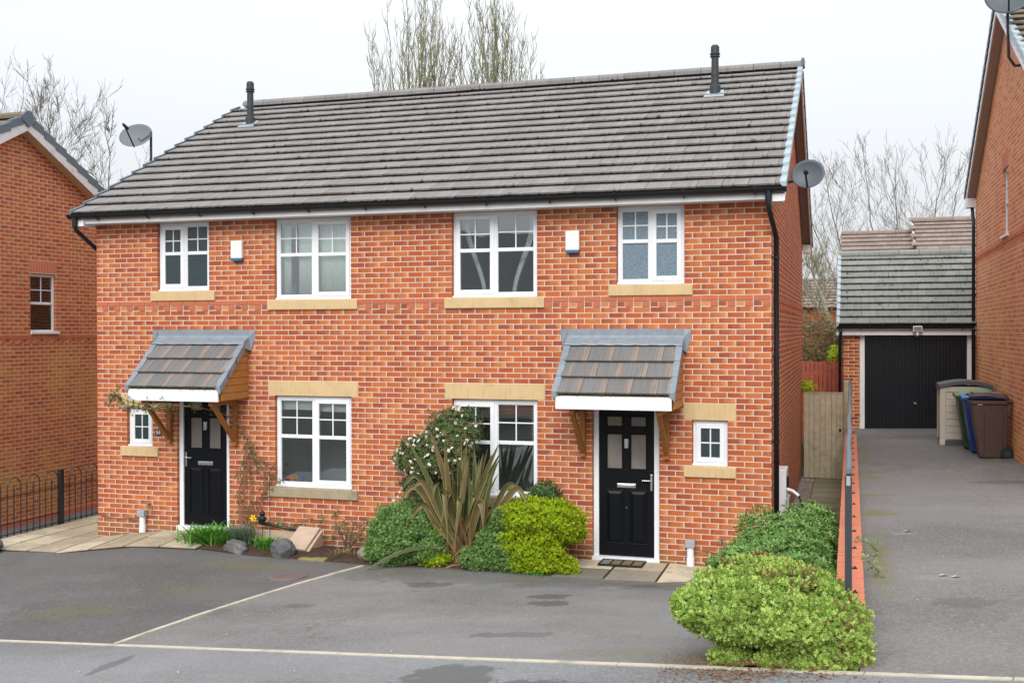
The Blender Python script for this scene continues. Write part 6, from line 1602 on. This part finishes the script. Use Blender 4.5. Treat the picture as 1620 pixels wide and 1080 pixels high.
# security light
t = thing('security_light', 'white floodlight with sensor above the black garage door', 'light', (12.66, 9.95, 3.2)); m = MB(); m.box(12.57, 12.75, 9.83, 9.90, 3.13, 3.25); m.build('lamp_head', 'upvc', t, bevel=.008); m = MB(); m.box(12.585, 12.735, 9.822, 9.829, 3.15, 3.235); m.build('lens', 'mat_grey', t); m = MB(); m.lathe([(.02, 3.045), (.032, 3.07), (.028, 3.12)], 12.66, 9.88, 12); m.box(12.64, 12.68, 9.9, 9.958, 3.1, 3.2); m.build('sensor', 'upvc', t)

# window dressing seen through the panes
def folds(name, label, x0, x1, z0, z1, y, mat, amp=.02, n=60, cat='curtain', taper=0, group=None):
    V = []; F = []
    for i in range(n+1):
        u = i/n; x = x0+(x1-x0)*u; yy = y+amp*math.sin(u*n*.9)+amp*.5*math.sin(u*17)
        V += [(x+taper, yy, z0), (x, yy, z1)]
    F = [(2*i, 2*i+2, 2*i+3, 2*i+1) for i in range(n)]; mb = MB(); mb.add(V, F); o = mb.build(name, mat, smooth=True); s_ = o.modifiers.new('t', 'SOLIDIFY'); s_.thickness = .003; return tag(o, label, cat, group)
folds('curtain', 'narrow pale curtain left of the mullion in the upper left bedroom window', 3.46, 3.74, 3.70, 4.8, .17, 'curtain', .004)
folds('curtain', 'pale curtain edge at the left side of the upper left bedroom window', 3.16, 3.33, 3.70, 4.8, .18, 'curtain', .01, 12)
folds('curtain', 'pale curtain behind the right light of the upper left bedroom window', 3.80, 4.38, 3.70, 4.8, .16, 'curtain', .005)
def drape(label, x0, x1, x0b, x1b, z0, z1):
    V = []; n = 16
    for i in range(n+1):
        u = i/n; z = z1+(z0-z1)*u; k = math.sin(u*1.45)**2
        for j in range(7): v = j/6; V.append((x0+(x0b-x0)*k+(x1-x0+((x1b-x0b)-(x1-x0))*k)*v, .30+.015*math.sin(j*2.3), z))
    F = [(i*7+j, i*7+j+1, (i+1)*7+j+1, (i+1)*7+j) for i in range(n) for j in range(6)]; mb = MB(); mb.add(V, F); o = mb.build('curtain', 'curtain_white', smooth=True); o.modifiers.new('t', 'SOLIDIFY').thickness = .003; tag(o, label, 'curtain')
drape('white curtain swept aside in the left half of the upper right bedroom window', 6.02, 6.10, 6.32, 6.38, 3.68, 4.8)
drape('white curtain swept aside in the right half of the upper right bedroom window', 7.02, 7.12, 6.74, 6.80, 3.68, 4.8)
def slats(label, x0, x1, z0, z1, y, step, T=None, group=None):
    t = thing('venetian_blind', label, 'blind', (x0, y, z1) if T is None else tuple((T@np.array([x0, y, z1, 1]))[:3])); z = z1
    while z > z0:
        m = MB(); m.add([(x0, y-.012, z), (x1, y-.012, z), (x1, y+.012, z-.010), (x0, y+.012, z-.010), (x0, y-.012, z+.002), (x1, y-.012, z+.002), (x1, y+.012, z-.008), (x0, y+.012, z-.008)], BOXF)
        if T is not None: m.V = [v@T[:3, :3].T+T[:3, 3] for v in m.V]
        m.build('slat', 'blind', t); z -= step
    m = MB(); m.tube([(x1-.06, y-.02, z1), (x1-.06, y-.02, z1-.75)], .004, 5)
    if T is not None: m.V = [v@T[:3, :3].T+T[:3, 3] for v in m.V]
    m.build('cord', 'blind', t)
slats('white venetian blind drawn up at the top of the right ground floor window', 6.0, 7.15, 1.94, 2.18, .15, .020)
slats('white venetian blind in the only window of the left house', 2.68, 3.35, 3.2, 4.26, .10, .026, Tl)
m = MB(); m.box(3.19, 3.72, .15, .156, 2.0, 2.2); m.box(3.8, 4.35, .15, .156, 1.98, 2.2); tag(m.build('roller_blind', 'blind'), 'pale roller blinds pulled part way down in the left ground floor window', 'blind')
t = thing('pumpkin', 'orange pumpkin on the inner sill of the left ground floor window', 'pumpkin', (3.33, .19, .92)); m = MB(); m.lathe([(.02, .925), (.07, .93), (.095, .965), (.09, 1.0), (.05, 1.02), (.01, 1.022)], 3.33, .22, 18); m.build('body', 'orange_item', t, smooth=True); m = MB(); m.tube([(3.33, .22, 1.02), (3.335, .22, 1.045)], .008, 6); m.build('stalk', 'twig', t)
m = MB(); m.lathe([(.03, .92), (.035, .99), (.03, 1.0)], 3.47, .22, 10); tag(m.build('jar', 'blue_item'), 'small blue and white jar beside the pumpkin', 'jar')
t = thing('watering_can', 'small blue watering can on the sill of the upper left bedroom window', 'watering can', (3.36, .2, 3.7)); m = MB(); m.lathe([(.035, 3.70), (.04, 3.71), (.038, 3.80), (.03, 3.81)], 3.36, .2, 14); m.build('body', 'blue_item', t); m = MB(); m.tube([(3.39, .2, 3.73), (3.45, .2, 3.76), (3.50, .2, 3.74)], .006, 6); m.build('spout', 'slate', t); m = MB(); m.tube([(3.34, .2, 3.80), (3.34, .2, 3.84), (3.37, .2, 3.85), (3.39, .2, 3.80)], .005, 6); m.build('handle', 'orange_item', t)
for x, lab in ((3.24, 'cream figurine in the corner of the upper left bedroom window'),):
    m = MB(); m.lathe([(.018, 3.70), (.02, 3.72), (.012, 3.75), (.016, 3.775), (.008, 3.80)], x, .2, 10); tag(m.build('figurine', 'skin_item'), lab, 'figurine')
m = MB(); m.lathe([(.02, 3.85), (.026, 3.88), (.02, 3.92), (.01, 3.93), (.01, 3.96)], 1.38, .2, 10); tag(m.build('bottle', 'skin_item'), 'pale bottle on the sill of the upper left bathroom window', 'bottle')
m = MB(); m.lathe([(.02, 1.46), (.045, 1.48), (.05, 1.53), (.03, 1.57)], 9.47, .2, 12); tag(m.build('vase', 'alarm_white'), 'white round vase on the sill of the small window right of the right door', 'vase')

# ------------------------------------------------------------------ left railing
fr = thing('bow_top_railing', 'black bow-topped iron railing along the path beside the left house', 'railing', (-1.68, .5, -.16)); XF = -1.68; zb, zt = -.15, .80
def arch(y, w_=.30):
    m = MB(); r = w_/2; pts = [(XF, y-r, zb)]+[(XF, y-r*math.cos(a), zt-r+r*math.sin(a)) for a in np.linspace(0, math.pi, 9)]+[(XF, y+r, zb)]; m.tube(pts, .0095, 6)
    m.build('hoop', 'black_paint', fr)
    m = MB(); m.tube([(XF, y, zb), (XF, y, zt-.24)], .0095, 6); m.lathe([(.008, zt-.24), (.020, zt-.22), (.012, zt-.18), (.003, zt-.12)], XF, y, 8); m.build('spear_bar', 'black_paint', fr)
y = -3.0
while y < 1.0: arch(y); y += .44
y2 = 1.55
while y2 < 6: arch(y2); y2 += .44
for z, r in ((zt-.30, .008), (.07, .012), (-.10, .008)):
    m = MB(); m.tube([(XF, -3.2, z), (XF, 1.2, z)], r, 6); m.build('rail', 'black_paint', fr)
for z in (zt-.30, -.10): m = MB(); m.tube([(XF, 1.25, z), (XF, 6.2, z)], .008, 6); m.build('rail', 'black_paint', fr)
m = MB(); m.box(XF-.04, XF+.04, 1.14, 1.22, -.2, .79); m.box(XF-.046, XF+.046, 1.134, 1.226, .79, .80); m.build('post', 'black_paint', fr, bevel=.003)

# ------------------------------------------------------------------ retaining wall with handrail on the right
rw_ = thing('retaining_wall', 'low brick retaining wall with a red brick-on-edge coping beside the drive', 'wall', (11.32, 0, .2))
Ww = Wall(rw_, 'brick_coping', (11.245, -6.2, 0), 0, .985); Ww.fill(-5, 0, 0, .155); Ww.P.finish()
Ww = Wall(rw_, 'brick_coping', (11.40, -6.2, 0), math.pi/2, .985); Ww.fill(-5, 0, .106, 14.2); Ww.P.limit = 30; Ww.P.finish()
Ww = Wall(rw_, 'brick_side', (11.245, -6.2, 0), -math.pi/2, .985); Ww.P.limit = 40; Ww.fill(-12, 0, -14.2, -.106); Ww.P.finish()
m = MB(); m.box(11.251, 11.394, -6.194, 8.0, -.2, 1.022); m.box(11.225, 11.42, -6.19, 8.0, 1.022, 1.118); m.build('mortar_core', 'mortar_left', rw_)
P = Pieces(rw_, 'coping_brick', 'brick_coping', 300); y = -6.2
while y < 8.0:
    v = random.randrange(10)
    P.put(('cop', v), (lambda v=v: (np.array([(0, 0, 0), (.215, 0, 0), (.215, .065, 0), (0, .065, 0), (0, 0, .103), (.215, 0, .103), (.215, .065, .103), (0, .065, .103)], float), ALLF, np.tile(((v+.5)/10, .5, 0.), (8, 1)))), T4((11.215+random.uniform(-.002, .002), y, 1.024+random.uniform(-.002, .002))), .014, (0, 0, 1)); y += .075
P.finish()
rl = thing('railing', 'black steel handrail with grey foam-wrapped top rail on the retaining wall', 'railing', (11.31, 0, 1.1)); XH = 11.312
for y in (-6.02, -2.5, 1.0, 4.5, 7.9):
    m = MB(); m.box(XH-.025, XH+.025, y-.025, y+.025, 1.128 if y > -6 else .9, 2.15 if y > -6 else 2.10)
    m.build('post', 'steel_rail', rl, bevel=.003)
m = MB(); m.box(XH-.014, XH+.014, -6.052, -6.046, 2.03, 2.10); m.build('post_label', 'grey_plastic', rl)
m = MB(); m.tube([(XH, -6.02, 2.12), (XH, 7.9, 2.17)], .018, 8); m.tube([(XH, -6.0, 1.22), (XH, 7.9, 1.24)], .012, 6); m.build('rail', 'steel_rail', rl)
m = MB(); n = 420; t_ = np.linspace(0, 1, n); yy = -6.04+t_*12.2; rr = .030+.005*np.abs(np.sin(t_*n*.52)); rr *= .72; m.tube(np.stack([XH+.004*np.sin(t_*30), yy, 2.135+.05*t_-.03*np.sin(t_*math.pi)*0], 1), rr, 10)
m.build('foam_sleeve', 'foam_grey', rl, smooth=False)
y = -5.8; i = 0
while y < 7.8:
    m = MB(); m.tube([(XH, y, 1.22), (XH, y, 2.12)], .006, 5, caps=False); m.build('baluster', 'steel_rail', rl); y += .14
y = -5.55
while y < 7.8:
    m = MB(); m.box(XH, XH+.07, y-.010, y+.010, 1.129, 1.137); m.tube([(XH+.05, y, 1.137), (XH+.05, y, 1.150)], .009, 6); m.build('foot_bracket', 'black_paint', rl); y += .9
# gate and fences
gt_ = thing('garden_gate', 'weathered grey-green boarded timber gate closing the alley', 'gate', (10.8, 8.4, .18)); x = 10.42; 
widths = [.10, .10, .115, .10, .12, .10, .13]; zt = 1.90
for w_ in widths:
    m = MB(); m.box(x, x+w_-.006, 8.40+random.uniform(-.002, .002), 8.42, .19, zt-.006+random.uniform(-.004, .004)); m.build('gate_board', 'gate_timber', gt_, bevel=.002); x += w_
m = MB(); m.box(10.42, 11.18, 8.385, 8.398, zt-.0, zt+.02); m.box(10.42, 11.18, 8.425, 8.47, .4, .5); m.box(10.42, 11.18, 8.425, 8.47, 1.5, 1.6); m.build('gate_ledge', 'gate_timber', gt_)
m = MB(); m.box(11.10, 11.14, 8.385, 8.398, 1.13, 1.19); m.tube([(11.12, 8.39, 1.16), (11.12, 8.36, 1.16)], .012, 8); m.build('latch', 'rubber', gt_)
m = MB(); m.box(10.40, 10.9, 8.36, 8.40, .13, .16); m.build('gate_bottom_strip', 'upvc', gt_)
m = MB(); m.box(11.19, 11.30, 8.36, 8.50, .2, 2.16); m.box(11.2, 11.24, 8.30, 8.36, .2, 2.12); tag(m.build('gate_post', 'gate_timber', bevel=.004), 'weathered timber gate post at the end of the railing', 'post')
rf = thing('red_fence', 'reddish stained board fence behind the alley gate', 'fence', (10, 12.5, 1)); x = 8.4
while x < 11.1:
    m = MB(); m.box(x, x+.084, 12.5+random.uniform(0, .02), 12.52, .6, 2.42+random.uniform(-.006, .006)); m.build('fence_board', 'fence_red', rf); x += .1
m = MB(); m.box(8.4, 11.1, 12.522, 12.56, 1.0, 1.08); m.box(8.4, 11.1, 12.522, 12.56, 2.1, 2.18); m.build('fence_rail', 'fence_red', rf)

# ------------------------------------------------------------------ bins and storage box
def wheelie(lab, x0, y0, mat, lidmat, zb, open_=0., w_=.50, d=.56, wheel=True):
    t = thing('wheelie_bin', lab, 'wheelie bin', (x0+d/2, y0+w_/2, zb), 'wheelie bins against the right wall')
    h = .94
    def ring(z, inx, iny): return [(x0+inx, y0+iny, z), (x0+d-.02, y0+iny, z), (x0+d-.02, y0+w_-iny, z), (x0+inx, y0+w_-iny, z)]
    m = MB(); rs_ = [ring(zb+.02, .14, .07), ring(zb+.20, .115, .06), ring(zb+.55, .06, .035), ring(zb+h-.06, .015, .012), ring(zb+h-.06, -.015, -.015), ring(zb+h, -.015, -.015)]
    V = [p for r in rs_ for p in r]; F = [(i*4+j, i*4+(j+1) % 4, (i+1)*4+(j+1) % 4, (i+1)*4+j) for i in range(5) for j in range(4)]+[(3, 2, 1, 0)]
    m.add(V, F); m.build('body', mat, t, bevel=.012)
    m = MB()    # raised arch facing the street; dark on the brown bin as painted groove shade
    pts = [(x0+.20, zb+.06)]+[(x0+.20+.0, zb+.70)]+[(x0+.27-.07*math.cos(a), zb+.73+.07*math.sin(a)) for a in np.linspace(.3, math.pi/2, 4)]+[(x0+.41+.07*math.sin(a), zb+.73+.07*math.cos(a)) for a in np.linspace(0, 1.3, 4)]+[(x0+.48, zb+.06)]
    yy = lambda z: y0+.07-(z-zb)*.066
    m.tube([(p, yy(z)+.002, z) for p, z in pts], .006, 6); m.build('side_rib', 'slate' if mat == 'bin_brown' else mat, t)
    m = MB(); n = 9; V = []; 
    for i in range(n):
        u = i/(n-1); x = x0-.03+(d+.03)*u; z = zb+h+.012+.055*math.sin(min(1, u*1.4)*math.pi*.55)+open_*(u if open_ < 0 else (1-u))
        V += [(x, y0-.02, z-.02), (x, y0+w_*.5, z+.02), (x, y0+w_+.02, z-.02)]
    F = [(3*i+j, 3*(i+1)+j, 3*(i+1)+j+1, 3*i+j+1) for i in range(n-1) for j in range(2)]; m.add(V, F)
    l = m.build('lid', lidmat, t, smooth=True); s_ = l.modifiers.new('s', 'SOLIDIFY'); s_.thickness = .022
    m = MB(); m.box(x0+.02, x0+.05, y0+.12, y0+w_-.12, zb+h+.03+open_, zb+h+.05+open_); m.build('lid_grip', lidmat, t, bevel=.005)
    m = MB(); m.tube([(x0+d-.01, y0+.02, zb+h-.02), (x0+d+.07, y0+.02, zb+h-.01), (x0+d+.07, y0+w_-.02, zb+h-.01), (x0+d-.01, y0+w_-.02, zb+h-.02)], .016, 8); m.box(x0+d-.03, x0+d+.03, y0+.04, y0+w_-.04, zb+h-.10, zb+h-.02); m.build('handle', mat, t)
    for yw in (y0-.01, y0+w_-.04):
        m = MB(); m.tube([(x0+d-.02, yw, zb+.10), (x0+d-.02, yw+.05, zb+.10)], .10, 20); wh = m.build('wheel', 'rubber', t, bevel=.008); m = MB(); m.tube([(x0+d-.02, yw-.004, zb+.10), (x0+d-.02, yw+.01, zb+.10)], .045, 14); m.build('hub', 'slate', wh)
    m = MB(); m.tube([(x0+d-.02, y0, zb+.10), (x0+d-.02, y0+w_, zb+.10)], .012, 8); m.build('axle', 'slate', t)
    return t
bb = wheelie('brown wheelie bin with its lid ajar, nearest of the three', 13.17, 4.45, 'bin_brown', 'bin_brown', 1.10, open_=.075)
m = MB(); m.box(13.27, 13.34, 4.448, 4.456, 1.97, 2.0); m.build('sticker', 'upvc', bb)
wheelie('blue wheelie bin with light blue lid between the green and brown bins', 13.13, 5.25, 'bin_blue', 'bin_bluelid', 1.10)
wheelie('green wheelie bin with pale green lid, furthest of the three', 13.08, 5.90, 'bin_green', 'bin_greenlid', 1.10)
sb = thing('storage_box', 'beige plastic garden storage box with dark curved lid in front of the garage', 'storage box', (13.25, 6.9, 1.09)); x0, x1, y0, y1, zb, h = 12.86, 13.72, 6.62, 7.35, 1.09, 1.06
m = MB(); m.box(x0+.02, x1-.02, y0+.02, y1-.02, zb+.10, zb+h); m.box(x0, x0+.10, y0, y0+.08, zb+.08, zb+h); m.box(x1-.10, x1, y0, y0+.08, zb+.08, zb+h); m.box(x0, x0+.08, y1-.10, y1, zb+.08, zb+h); m.box(x0+.001, x1-.001, y0+.001, y0+.079, zb+h-.10, zb+h-.001); m.build('body', 'shed_beige', sb, bevel=.008)
for i in range(7):
    z = zb+.115+i*.120; m = MB(); m.box(x0+.104, x1-.104, y0+.008, y0+.03, z, z+.108); m.build('panel', 'shed_beige', sb, bevel=.004)
for i in range(4):
    yy = y0+.10+i*.135; m = MB(); m.box(x0+.006, x0+.03, yy, yy+.12, zb+.12, zb+h-.02); m.build('side_panel', 'shed_beige', sb, bevel=.004)
m = MB(); m.box(x0+.10, x1-.04, y0+.02, y0+.06, zb, zb+.10); m.box(x0+.02, x0+.06, y0+.06, y1-.1, zb+.02, zb+.10); m.build('foot', 'shed_lid', sb, bevel=.004)
m = MB(); m.box(x0-.005, x0+.09, y0-.008, y0+.10, zb, zb+.09); m.build('foot', 'shed_beige', sb, bevel=.006)
m = MB(); n = 12; V = []
for i in range(n+1):
    u = i/n; z = zb+h+.035+.075*math.sin(u*math.pi); x = x0-.02+(x1-x0+.04)*u; V += [(x, y0-.03, z), (x, y1+.02, z), (x, y1+.02, z-.07), (x, y0-.03, z-.07)]
F = [(4*i+j, 4*(i+1)+j, 4*(i+1)+(j+1) % 4, 4*i+(j+1) % 4) for i in range(n) for j in range(4)]+[(0, 1, 2, 3)[::-1], (4*n, 4*n+1, 4*n+2, 4*n+3)]; m.add(V, F); ld = m.build('lid', 'shed_lid', sb, bevel=.005)
m = MB(); m.box(x0-.012, x0+.0, y0+.08, y0+.14, zb+h-.16, zb+h-.02); m.build('latch', 'shed_lid', sb)
